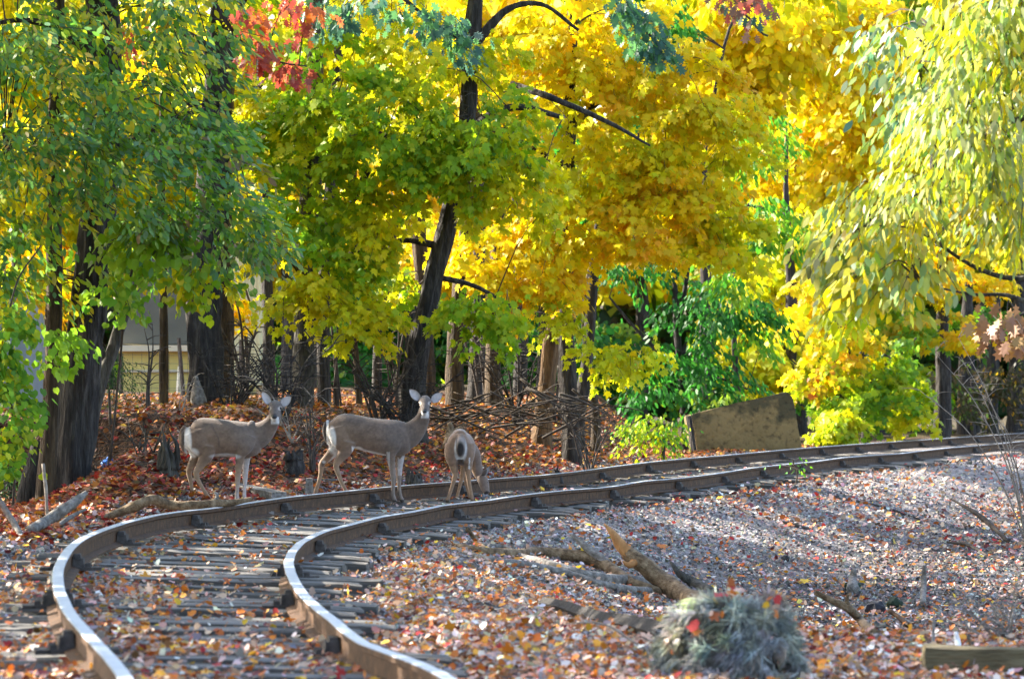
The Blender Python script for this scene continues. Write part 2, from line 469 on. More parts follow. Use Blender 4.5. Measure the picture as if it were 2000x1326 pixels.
def frames(tip, nrm):
    y = tip / (np.linalg.norm(tip, axis=1)[:, None] + 1e-9)
    z = nrm - y * (nrm * y).sum(1)[:, None]
    z /= np.linalg.norm(z, axis=1)[:, None] + 1e-9
    x = np.cross(y, z)
    return np.stack([x, y, z], -1)          # columns

def scatter(name, tmpl, pos, R, size, cols, mat, parent=None):
    T, polys = tmpl
    n, m = len(pos), len(T)
    V = np.einsum('nij,mj->nmi', R, T) * np.asarray(size)[:, None, None] + pos[:, None, :]
    base = np.concatenate([np.array(p) for p in polys]); sz = np.array([len(p) for p in polys])
    idx = (base[None, :] + (np.arange(n) * m)[:, None]).ravel()
    return poly_mesh(name, V.reshape(-1, 3), np.tile(sz, n), idx, mat, parent, np.repeat(cols, m, 0))

TEMPLATES = {}
def instanced(name, tmpl, pos, R, size, cols, mat):
    """many small loose pieces as ONE object: points that carry turn, size and colour, one piece instanced on each"""
    T, polys = tmpl
    key = (id(T), mat.name)
    if key not in TEMPLATES:
        tme = bpy.data.meshes.new('piece'); tme.from_pydata([tuple(v) for v in T], [], polys); tme.materials.append(mat)
        TEMPLATES[key] = bpy.data.objects.new('piece', tme)
    me = bpy.data.meshes.new(name)
    n = len(pos)
    me.vertices.add(n); me.vertices.foreach_set('co', np.asarray(pos, dtype=np.float32).ravel())
    e = np.stack([np.arctan2(R[:, 2, 1], R[:, 2, 2]), np.arcsin(np.clip(-R[:, 2, 0], -1, 1)), np.arctan2(R[:, 1, 0], R[:, 0, 0])], 1)
    a = me.attributes.new('turn', 'FLOAT_VECTOR', 'POINT'); a.data.foreach_set('vector', e.astype(np.float32).ravel())
    a = me.attributes.new('size', 'FLOAT', 'POINT'); a.data.foreach_set('value', np.asarray(size, dtype=np.float32))
    a = me.attributes.new('Col', 'FLOAT_COLOR', 'POINT'); c4 = np.ones((n, 4), dtype=np.float32); c4[:, :3] = cols; a.data.foreach_set('color', c4.ravel())
    me.materials.append(mat)
    o = bpy.data.objects.new(name, me); col.objects.link(o)
    ng = bpy.data.node_groups.new(name, 'GeometryNodeTree')
    ng.interface.new_socket('Geometry', in_out='INPUT', socket_type='NodeSocketGeometry')
    ng.interface.new_socket('Geometry', in_out='OUTPUT', socket_type='NodeSocketGeometry')
    gi = ng.nodes.new('NodeGroupInput'); go = ng.nodes.new('NodeGroupOutput')
    ip = ng.nodes.new('GeometryNodeInstanceOnPoints'); oi = ng.nodes.new('GeometryNodeObjectInfo')
    oi.inputs['Object'].default_value = TEMPLATES[key]
    at = ng.nodes.new('GeometryNodeInputNamedAttribute'); at.data_type = 'FLOAT_VECTOR'; at.inputs['Name'].default_value = 'turn'
    az = ng.nodes.new('GeometryNodeInputNamedAttribute'); az.data_type = 'FLOAT'; az.inputs['Name'].default_value = 'size'
    er = ng.nodes.new('FunctionNodeEulerToRotation')
    L = ng.links.new
    L(gi.outputs[0], ip.inputs['Points']); L(oi.outputs['Geometry'], ip.inputs['Instance'])
    L(at.outputs[0], er.inputs[0]); L(er.outputs[0], ip.inputs['Rotation']); L(az.outputs[0], ip.inputs['Scale'])
    L(ip.outputs[0], go.inputs[0])
    md = o.modifiers.new('pieces', 'NODES'); md.node_group = ng
    return o

def pick(pal, n, jit=0.18):
    """colours from a weighted palette [(weight, rgb)...]"""
    w = np.array([p[0] for p in pal], float); c = np.array([p[1] for p in pal], float)
    i = RNG.choice(len(pal), n, p=w / w.sum())
    return np.clip(c[i] * (1 + jit * RNG.normal(size=(n, 1))) * (1 + 0.5 * jit * RNG.normal(size=(n, 3))), 0.003, 0.85)

# ------------------------------------------------------------------ railway track
track = empty('railway_track', (TC[40][0], TC[40][1], -0.2))
tag(track, 'rusty single railway track curving right past the deer on grey wooden ties', 'railway track')
PROF = np.array([(-0.036, -0.004), (-0.030, 0.0), (0.030, 0.0), (0.036, -0.004), (0.036, -0.034), (0.010, -0.046), (0.010, -0.134),
                 (0.070, -0.152), (0.070, -RAIL_H), (-0.070, -RAIL_H), (-0.070, -0.152), (-0.010, -0.134), (-0.010, -0.046), (-0.036, -0.034)])
def build_rail(side):
    P = rail_path(side)
    a = P[0] + (P[0] - P[1]) / np.linalg.norm(P[0] - P[1]) * 3.0
    d = (P[-1] - P[-2]) / np.linalg.norm(P[-1] - P[-2])
    P = np.vstack([a, P, P[-1] + d * 8, P[-1] + d * 30])
    t = np.gradient(P[:, :2], axis=0); t /= np.linalg.norm(t, axis=1)[:, None]
    nrm = np.stack([t[:, 1], -t[:, 0]], 1)
    m = len(PROF); V = []; Fc = []; mi = []
    for i in range(len(P)):
        for (u, v) in PROF:
            V.append((P[i][0] + nrm[i][0] * u, P[i][1] + nrm[i][1] * u, P[i][2] + v))
    for i in range(len(P) - 1):
        for k in range(m):
            k2 = (k + 1) % m
            Fc.append((i * m + k, i * m + k2, (i + 1) * m + k2, (i + 1) * m + k)); mi.append(1 if k in (0, 1, 2) else 0)
    o = mesh_obj('rail', V, Fc, [M_RUST, M_RAILTOP], track, mi)
    return o, P, t, nrm
rails = {s: build_rail(s) for s in (-1, 1)}

def arc(P):
    return np.r_[0, np.cumsum(np.linalg.norm(np.diff(P[:, :2], axis=0), axis=1))]

# rail braces bolted to the ties every few metres, on both sides of each rail
def brace_mesh():
    b = MB()
    b.box((0.10, 0, 0.012), (0.24, 0.19, 0.024))
    b.box((0.055, 0, 0.055), (0.085, 0.15, 0.07), taper=0.12)
    b.box((0.045, 0.0, 0.104), (0.06, 0.13, 0.03), taper=0.2)
    b.box((0.125, 0.055, 0.036), (0.045, 0.045, 0.03), taper=0.15)
    b.box((0.125, -0.055, 0.036), (0.045, 0.045, 0.03), taper=0.15)
    o = b.build('rail_brace', M_IRON)
    me = o.data; bpy.data.objects.remove(o); return me
BR = brace_mesh()
for s in (-1, 1):
    ro, P, t, nrm = rails[s]
    A = arc(P); pl = np.array(track.location)
    for sd in np.arange(1.2 if s > 0 else 0.4, 100, 3.55):
        p = np.array([np.interp(sd, A, P[:, k]) for k in range(3)])
        if p[1] > 95: break
        i = min(np.searchsorted(A, sd), len(t) - 1)
        for f in (-1, 1):
            o = bpy.data.objects.new('rail_brace', BR); col.objects.link(o); o.parent = ro
            ang = math.atan2(nrm[i][1] * f, nrm[i][0] * f)
            o.location = p + np.array([0, 0, -RAIL_H - 0.002]) - pl
            o.rotation_euler = (0, 0, ang)
            o.scale = (1, RNG.uniform(0.9, 1.15), RNG.uniform(0.9, 1.05))

# ties: weathered, split, each its own piece
def tie_mesh(seed):
    rs = np.random.default_rng(seed)
    L, Wd, H = 2.6, 0.225, 0.17
    nu, nv = 14, 6
    bm = bmesh.new()
    grid = []
    for i in range(nu + 1):
        row = []
        for j in range(nv + 1):
            u = -L / 2 + L * i / nu; v = -Wd / 2 + Wd * j / nv
            edge = (j in (0, nv))
            z = -0.012 * rs.random() - (0.018 * rs.random() if edge else 0) - (0.022 * (j % 3 == 1) * rs.random())
            if i in (0, nu): u *= 1 - 0.03 * rs.random(); z -= 0.012 * rs.random()
            row.append(bm.verts.new((u, v + 0.008 * rs.normal() * edge, z)))
        grid.append(row)
    for i in range(nu):
        for j in range(nv):
            bm.faces.new((grid[i][j], grid[i + 1][j], grid[i + 1][j + 1], grid[i][j + 1]))
    ring = [grid[i][0] for i in range(nu + 1)] + [grid[nu][j] for j in range(1, nv + 1)] + [grid[i][nv] for i in range(nu - 1, -1, -1)] + [grid[0][j] for j in range(nv - 1, 0, -1)]
    low = [bm.verts.new((v.co.x, v.co.y, -H)) for v in ring]
    for k in range(len(ring)):
        k2 = (k + 1) % len(ring)
        bm.faces.new((ring[k], low[k], low[k2], ring[k2]))
    me = bpy.data.meshes.new('tie'); bm.to_mesh(me); bm.free()
    me.materials.append(M_TIE)
    return me
TIES = [tie_mesh(s) for s in range(8)]
Afull = arc(np.c_[TC, np.zeros(len(TC))])
for sd in np.arange(-3.0, Afull[-1] - 2, 0.53):
    sj = sd + RNG.normal() * 0.035
    if sj < 0:
        p = TC[0] + TT[0] * sj; tt = TT[0]
    else:
        p = np.array([np.interp(sj, Afull, TC[:, k]) for k in range(2)]); tt = TT[min(np.searchsorted(Afull, sj), len(TT) - 1)]
    if p[1] > 72: break
    o = bpy.data.objects.new('tie', TIES[RNG.integers(8)]); col.objects.link(o); o.parent = track
    nn = np.array([tt[1], -tt[0]])
    p = p + nn * RNG.normal() * 0.10
    z = -CROSS * p[0] + 0.025 - RAIL_H - 0.004 - abs(RNG.normal()) * 0.014
    o.location = Vector((p[0], p[1], z)) - Vector(track.location)
    o.rotation_euler = (0, math.atan(0.033) , math.atan2(nn[1], nn[0]) + RNG.normal() * 0.035)
    o.scale = (RNG.uniform(0.84, 1.04), RNG.uniform(0.8, 1.15), 1)

# ------------------------------------------------------------------ ballast stones and fallen leaves
def in_view(P, m=60):
    px = 1000 + FPX * P[:, 0] / P[:, 1]; py = YH + FPX * (HC - P[:, 2]) / P[:, 1]
    return (px > -m * 4) & (px < 2000 + m * 4) & (py < 1326 + m * 2)
def sample_ground(n, y0, y1, x0, x1, power=2.0):
    # more pieces where one stands close enough to see them
    u = RNG.random(n); a = 1 - power
    Y = (y0 ** a + u * (y1 ** a - y0 ** a)) ** (1 / a)
    X = RNG.uniform(-1, 1, n) * 0.17 * Y + RNG.uniform(x0, x1, n) * 0.0
    return X, Y
ico = bmesh.new(); bmesh.ops.create_icosphere(ico, subdivisions=1, radius=1.0)
ICO_V = np.array([v.co[:] for v in ico.verts]); ico.verts.ensure_lookup_table(); ICO_F = [tuple(v.index for v in f.verts) for f in ico.faces]; ico.free()
OCT_V = np.array([(1, .1, -.3), (-.1, 1, -.25), (-1, -.1, -.3), (.1, -1, -.3), (.55, .4, .6), (-.5, .5, .65), (-.45, -.5, .55), (.5, -.5, .7)], float)
OCT_F = [(0, 1, 5, 4), (1, 2, 6, 5), (2, 3, 7, 6), (3, 0, 4, 7), (4, 5, 6, 7)]
def rand_rot(n):
    q = RNG.normal(size=(n, 4)); q /= np.linalg.norm(q, axis=1)[:, None]
    w, x, y, z = q.T
    return np.stack([np.stack([1-2*(y*y+z*z), 2*(x*y-z*w), 2*(x*z+y*w)], -1), np.stack([2*(x*y+z*w), 1-2*(x*x+z*z), 2*(y*z-x*w)], -1), np.stack([2*(x*z-y*w), 2*(y*z+x*w), 1-2*(x*x+y*y)], -1)], 1)

X, Y = sample_ground(130000, 15.5, 70, 0, 0, 2.0)
d = track_off(X, Y)
keep = (d > -2.0) & (d < 9) & ((np.abs(d) > 1.36) | (RNG.random(len(d)) < 0.5))
X, Y, d = X[keep], Y[keep], d[keep]
Z = gz(X, Y, d)
sz = RNG.uniform(0.009, 0.022, len(X)) * (1 + 0.35 * (RNG.random(len(X)) < 0.12)) * (1 + 0.012 * (Y - 20))
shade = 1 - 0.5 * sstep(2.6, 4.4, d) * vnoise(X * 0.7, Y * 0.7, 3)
cs = pick([(4, (0.24, 0.214, 0.208)), (3, (0.36, 0.33, 0.32)), (1.6, (0.12, 0.11, 0.108)), (1.6, (0.52, 0.49, 0.48)), (1.2, (0.29, 0.22, 0.185))], len(X), 0.15) * shade[:, None]
Rm = rand_rot(len(X))
tm = (OCT_V * np.array([1.15, 0.9, 0.8]), OCT_F)
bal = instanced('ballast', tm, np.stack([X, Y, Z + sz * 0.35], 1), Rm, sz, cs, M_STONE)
tag(bal, 'grey crushed stone ballast spread around the track and down the slope', 'ballast', kind='stuff')

def litter(name, n, tm, size, pal_fn, dens_fn, y0=15.5, y1=66, tilt=0.5, lift=0.6, power=1.8):
    X, Y = sample_ground(n, y0, y1, 0, 0, power)
    d = track_off(X, Y)
    k = RNG.random(n) < dens_fn(X, Y, d)
    X, Y, d = X[k], Y[k], d[k]
    Z = gz(X, Y, d)
    m = len(X)
    on_tie = (np.abs(d) < 1.3) & (RNG.random(m) < 0.4)
    Z = Z + np.where(on_tie, 0.05, 0.0)
    nrm = np.stack([RNG.normal(0, tilt, m), RNG.normal(0, tilt, m) - 0.15, np.ones(m)], 1)
    tip = np.stack([RNG.normal(size=m), RNG.normal(size=m), RNG.normal(0, 0.35, m)], 1)
    s = RNG.uniform(size[0], size[1], m)
    return instanced(name, tm, np.stack([X, Y, Z + RNG.uniform(0.008, 0.03, m) + s * 0.15 * lift], 1), frames(tip, nrm), s, pal_fn(X, Y, d, m), M_LITTER_I)
TAN = (0.46, 0.28, 0.19); PINK = (0.56, 0.37, 0.29); PALE = (0.70, 0.61, 0.54); ORANGE = (0.50, 0.145, 0.02); RUSTY = (0.33, 0.095, 0.03)  # PINK and PALE: dry undersides, lightened to carry sky reflection
YEL = (0.66, 0.40, 0.03); RED = (0.38, 0.03, 0.025); BROWN = (0.16, 0.075, 0.035); MAROON = (0.17, 0.03, 0.03); GREYB = (0.26, 0.22, 0.21); AMBER = (0.62, 0.26, 0.03)
def pal_track(X, Y, d, m):
    a = pick([(3, TAN), (3, PINK), (2, PALE), (3.2, ORANGE), (2, RUSTY), (1.0, AMBER), (0.7, YEL), (0.5, RED), (1.4, BROWN), (0.5, MAROON), (1.5, GREYB)], m)
    b = pick([(2, TAN), (2, PINK), (1, PALE), (1.2, RED), (2, RUSTY), (1, ORANGE), (1.5, BROWN), (0.8, MAROON), (2.2, GREYB), (0.3, YEL)], m)
    far = RNG.random(m) < sstep(30, 46, Y)
    return np.where(far[:, None], b, a)
def dens_track(X, Y, d):
    clump = vnoise(X * 1.6, Y * 0.8, 8) * 0.6 + vnoise(X * 4, Y * 2, 9) * 0.4
    base = np.where(np.abs(d) < 1.3, 0.34 + 0.85 * (clump > 0.48), np.where(d > 0, 0.98 - 0.42 * sstep(26, 36, Y), 0.85))
    base = base * np.where((np.abs(d) > 0.82) & (np.abs(d) < 1.4), 0.75, 1)
    return np.clip(base * (0.35 + 1.1 * clump), 0, 1) * (d > -2.2)
l1 = litter('leaf_litter', 60000, DRY, (0.028, 0.065), pal_track, dens_track, 15.5, 64)
tag(l1, 'dry tan and orange leaves strewn over the track and gravel', 'leaf litter', kind='stuff')
l1b = litter('leaf_litter', 7000, MAPLE, (0.045, 0.085), lambda X, Y, d, m: pick([(3, ORANGE), (2, YEL), (2, AMBER), (1, RED), (2, PINK), (1, TAN)], m), lambda X, Y, d: dens_track(X, Y, d) * 0.55, 15.5, 60, 0.45)
tag(l1b, 'scattered lobed orange and yellow maple leaves on the track bed and gravel', 'leaf litter', kind='stuff')
l1c = litter('leaf_litter', 70000, OVAL, (0.022, 0.05), pal_track, lambda X, Y, d: dens_track(X, Y, d) * 0.8, 15.5, 60, 0.7)
tag(l1c, 'small broken leaf bits lying between the stones and ties', 'leaf litter', kind='stuff')
l1d = litter('leaf_litter', 16000, DRY, (0.05, 0.10), pal_track, lambda X, Y, d: ((d > 1.2) & (d < 14)) * (0.35 + 0.6 * vnoise(X * 1.2, Y * 0.7, 21)), 44, 95, 0.6, 0.6, 1.3)
tag(l1d, 'pinkish dry leaves on the far gravel slope along the rails at right', 'leaf litter', kind='stuff')
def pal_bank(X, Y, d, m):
    lo = pick([(2.4, RED), (2.6, RUSTY), (1.8, ORANGE), (1.5, MAROON), (2.2, BROWN), (0.6, PINK), (0.6, AMBER)], m) * 0.74  # bank leaves dimmed evenly to carry the gloom of the wood
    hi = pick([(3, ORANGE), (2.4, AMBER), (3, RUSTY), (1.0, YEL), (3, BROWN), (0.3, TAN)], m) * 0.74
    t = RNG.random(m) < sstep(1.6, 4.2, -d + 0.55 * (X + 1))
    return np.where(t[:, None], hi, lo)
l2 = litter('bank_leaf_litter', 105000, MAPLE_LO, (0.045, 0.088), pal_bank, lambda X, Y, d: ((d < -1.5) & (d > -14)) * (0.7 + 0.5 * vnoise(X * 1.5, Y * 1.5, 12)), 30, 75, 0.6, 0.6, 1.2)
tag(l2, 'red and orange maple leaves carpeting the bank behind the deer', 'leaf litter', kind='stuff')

# the biggest single leaves one can point at, lying on the track bed and gravel
for lab, x, y, w, c_, tm in (
    ('yellow leaf cluster piece beside the inside of the left rail', 152, 1143, 30, YEL, MAPLE), ('bright yellow leaf by the bend of the right rail', 640, 1158, 30, YEL, MAPLE),
    ('second yellow leaf outside the bend of the right rail', 632, 1170, 26, AMBER, MAPLE), ('yellow green leaf on the ties in the middle of the track', 372, 1107, 26, (0.5, 0.48, 0.03), OVAL),
    ('orange leaf standing on a tie in mid track', 286, 1142, 24, AMBER, MAPLE), ('dark orange leaf on the ties before the bend', 336, 1196, 26, ORANGE, DRY),
    ('lone orange maple leaf on the grey gravel right of the forked branch', 1288, 1075, 22, ORANGE, MAPLE), ('orange leaf on the ties where the track starts to bend', 447, 1040, 24, ORANGE, MAPLE),
    ('olive yellow leaf on the slope above the forked stick', 1562, 1186, 26, (0.45, 0.4, 0.04), OVAL), ('yellow leaf on the slope right of the grey bush', 1524, 1174, 26, AMBER, DRY),
    ('yellow leaf pair on the slope above the low rocks', 1574, 1144, 24, YEL, MAPLE), ('sunlit orange leaf beside the far right rail', 1925, 888, 20, AMBER, MAPLE),
    ('pink pointed maple leaf at the end of the dark plank', 1266, 1262, 26, PINK, MAPLE), ('yellow leaf leaning on the outer rail near the concrete block', 1432, 880, 12, AMBER, MAPLE),
    ('orange leaf caught upright behind the rail before the concrete block', 1495, 872, 14, ORANGE, MAPLE), ('yellow leaf on the ties near the lower left corner', 285, 1215, 22, (0.6, 0.42, 0.04), OVAL)):
    q = gp(x, y); s_ = w * q.y / FPX
    up = 0.75 if 'upright' in lab or 'standing' in lab or 'pointed' in lab else 0.25
    o = scatter('fallen_leaf', tm, np.array([[q.x, q.y - 0.03, q.z + 0.04]]), frames(np.array([[RNG.normal(0, 0.5), 0.5, up]]), np.array([[RNG.normal(0, .3), -0.5, 0.8]])), [s_], np.array([c_]), M_LITTER)
    tag(o, lab, 'leaf', 'single fallen leaves')

# ------------------------------------------------------------------ deer
def ell_tube(P, RU, RS, side, n, sides=18):
    """closed tube with elliptical rings: RU across, RS along the given side axis; rounded ends"""
    P = catmull(P, n); k = np.linspace(0, len(RU) - 1, n)
    RU = np.interp(k, np.arange(len(RU)), RU); RS = np.interp(k, np.arange(len(RS)), RS)
    T = np.gradient(P, axis=0); T /= np.linalg.norm(T, axis=1)[:, None]
    S0 = np.asarray(side, float)
    V = []; Fc = []
    for i in range(n):
        S = S0 - T[i] * S0.dot(T[i]); S /= np.linalg.norm(S)
        U = np.cross(T[i], S)
        for q in range(sides):
            a = 2 * math.pi * q / sides
            V.append(P[i] + U * RU[i] * math.cos(a) + S * RS[i] * math.sin(a))
    for i in range(n - 1):
        for q in range(sides):
            q2 = (q + 1) % sides
            Fc.append((i * sides + q, i * sides + q2, (i + 1) * sides + q2, (i + 1) * sides + q))
    c0 = len(V); V.append(P[0] - T[0] * min(RU[0], RS[0]) * 0.55); V.append(P[-1] + T[-1] * min(RU[-1], RS[-1]) * 0.55)
    for q in range(sides):
        q2 = (q + 1) % sides
        Fc.append((q2, q, c0)); Fc.append(((n - 1) * sides + q, (n - 1) * sides + q2, c0 + 1))
    return V, Fc

class Deer:
    """parts are drawn in a local frame: u to the right, v up (both in zoom units), w metres away from the camera"""
    def __init__(self, ox, oy, Y, unit=5.1):
        self.ox, self.oy, self.Y, self.k = ox, oy, Y, unit
        self.m = MB()
        self.upm = unit * FPX / Y              # zoom units per metre
    def pt(self, p):
        u, v, w = p
        q = W(self.ox + u / self.k, self.oy + v / self.k, self.Y)
        return np.array([q.x, self.Y + w, q.z])
    def tube(self, pts, ru, rs, side=(0, 1, 0), n=20, sides=18):
        P = [self.pt(p) for p in pts]
        self.m.add(*ell_tube(P, np.array(ru) / self.upm, np.array(rs), side, n, sides))
    def leg(self, pts, r):
        P = [self.pt(p) for p in pts]; R = np.array(r) / self.upm
        self.m.add(*ell_tube(P, R, R * 0.85, (0, 1, 0), 26, 12))
    def ball(self, p, r, sc_=(1, 1, 1)):
        c = self.pt(p)
        self.m.add([c + np.array(sc_) * v * r for v in np.array(ICO2[0])], ICO2[1])
    def local(self, V):
        """world verts back to zoom units"""
        V = np.asarray(V); 
        u = (1000 + FPX * V[:, 0] / self.Y - self.ox) * self.k
        v = (YH + FPX * (HC - V[:, 2]) / self.Y - self.oy) * self.k
        return u, v, V[:, 1] - self.Y
    def build(self, name, root, paint, voxel=0.0085, smooth=5):
        o = self.m.build(name, M_FUR)
        md = o.modifiers.new('r', 'REMESH'); md.mode = 'VOXEL'; md.voxel_size = voxel
        ms = o.modifiers.new('s', 'SMOOTH'); ms.factor = 0.5; ms.iterations = smooth
        dg = bpy.context.evaluated_depsgraph_get()
        me = bpy.data.meshes.new_from_object(o.evaluated_get(dg))
        bpy.data.objects.remove(o)
        V = np.zeros(len(me.vertices) * 3, dtype=np.float32); me.vertices.foreach_get('co', V); V = V.reshape(-1, 3)
        C = paint(*self.local(V))
        for a in list(me.color_attributes): me.color_attributes.remove(a)
        set_cols(me, C)
        V = V - np.array(root.location, dtype=np.float32)
        me.vertices.foreach_set('co', V.ravel())
        me.polygons.foreach_set('use_smooth', np.ones(len(me.polygons), dtype=bool))
        if not me.materials: me.materials.append(M_FUR)
        me.update()
        b = bpy.data.objects.new(name, me); col.objects.link(b); b.parent = root
        return b
_b = bmesh.new(); bmesh.ops.create_icosphere(_b, subdivisions=2, radius=1.0)
_b.verts.ensure_lookup_table()
ICO2 = ([tuple(v.co) for v in _b.verts], [tuple(v.index for v in f.verts) for f in _b.faces]); _b.free()

def ball_obj(name, c, r, scale, mat, parent):
    V = [np.array(c) + np.array(scale) * np.array(v) * r for v in ICO2[0]]
    return mesh_obj(name, V, ICO2[1], mat, parent, smooth=True)

def cup_ear(D, base, tip, width, face, depth=0.018):
    """a hollow pointed ear: base and tip in zoom units + w, facing roughly the camera; returns verts, faces, inner mask"""
    b = D.pt(base); t = D.pt(tip); ax = t - b; L = np.linalg.norm(ax); ax /= L
    f = np.asarray(face, float); f = f - ax * f.dot(ax); f /= np.linalg.norm(f)
    sd = np.cross(ax, f)
    V = []; n, m = 9, 7
    prof = [0.45, 0.72, 0.93, 1.0, 0.98, 0.88, 0.68, 0.38, 0.03]
    for layer, back in ((0, 0.0), (1, 0.010)):
        for i in range(n):
            h = L * i / (n - 1)
            for j in range(m):
                a = -1 + 2 * j / (m - 1)
                x = a * prof[i] * width * 0.5
                dep = depth * (1 - a * a) * (1 - 0.5 * i / n) + back * (1 - 0.75 * a * a)
                V.append(b + ax * h + sd * x - f * dep)
    Fc = []
    for l in (0, 1):
        o = l * n * m
        for i in range(n - 1):
            for j in range(m - 1):
                q = (o + i * m + j, o + i * m + j + 1, o + (i + 1) * m + j + 1, o + (i + 1) * m + j)
                Fc.append(q if l == 0 else tuple(reversed(q)))
    for i in range(n - 1):
        for j in (0, m - 1):
            q = (i * m + j, (i + 1) * m + j, n * m + (i + 1) * m + j, n * m + i * m + j)
            Fc.append(q)
    cols = np.zeros((len(V), 3))
    for k in range(len(V)):
        l = k // (n * m); i = (k % (n * m)) // m; j = k % m
        a = abs(-1 + 2 * j / (m - 1))
        if l == 0:
            c = np.array([0.52, 0.46, 0.45]) * (1 - 0.35 * (a > 0.9)) * (0.82 + 0.18 * (i / n)) if 0 < i < n - 1 else np.array([0.16, 0.12, 0.10])
        else:
            c = np.array([0.20, 0.15, 0.12])
        cols[k] = c
    return V, Fc, cols

def facing_head(D, cx, cy, w0, sc_=1.0, tilt=0.0):
    """head turned towards the camera; cx, cy = middle between the eyes (zoom units), w0 = depth of the skull's middle"""
    s = sc_
    # skull, brow to muzzle: tube runs towards the camera and downwards
    P = [(cx, cy - 20 * s, w0 + 0.07), (cx, cy - 22 * s, w0 + 0.02), (cx, cy + 2 * s, w0 - 0.045), (cx + tilt * 0.4, cy + 40 * s, w0 - 0.105), (cx + tilt, cy + 80 * s, w0 - 0.165), (cx + tilt, cy + 96 * s, w0 - 0.19)]
    D.tube(P, [52 * s, 62 * s, 60 * s, 48 * s, 39 * s, 30 * s], np.array([52, 66, 64, 44, 31, 26]) * s / D.upm, (1, 0, 0), 22)
    # jaw and cheeks
    D.tube([(cx, cy + 55 * s, w0 + 0.03), (cx + tilt * 0.5, cy + 88 * s, w0 - 0.06), (cx + tilt, cy + 118 * s, w0 - 0.15)], [50 * s, 40 * s, 22 * s], np.array([52, 42, 22]) * s / D.upm, (1, 0, 0), 14)
    for e in (-1, 1):
        D.ball((cx + e * 50 * s, cy - 4 * s, w0 - 0.035), 20 * s / D.upm)     # eye bulges
    return dict(nose=(cx + tilt, cy + 84 * s, w0 - 0.205), eyes=[(cx + e * 54 * s, cy + 1 * s, w0 - 0.052) for e in (-1, 1)], s=s)

def mix(C, mask, c):
    m = np.clip(mask, 0, 1)[:, None]
    return C * (1 - m) + np.asarray(c) * m
COAT = np.array([0.190, 0.122, 0.082]); COAT_DK = np.array([0.090, 0.066, 0.054]); LEGC = np.array([0.30, 0.195, 0.125]); WHITE = np.array([0.68, 0.65, 0.63]); DARK = np.array([0.03, 0.024, 0.022])
def blob(u, v, cu, cv, ru, rv, soft=0.35):
    r = np.hypot((u - cu) / ru, (v - cv) / rv)
    return 1 - sstep(1 - soft, 1 + soft, r)

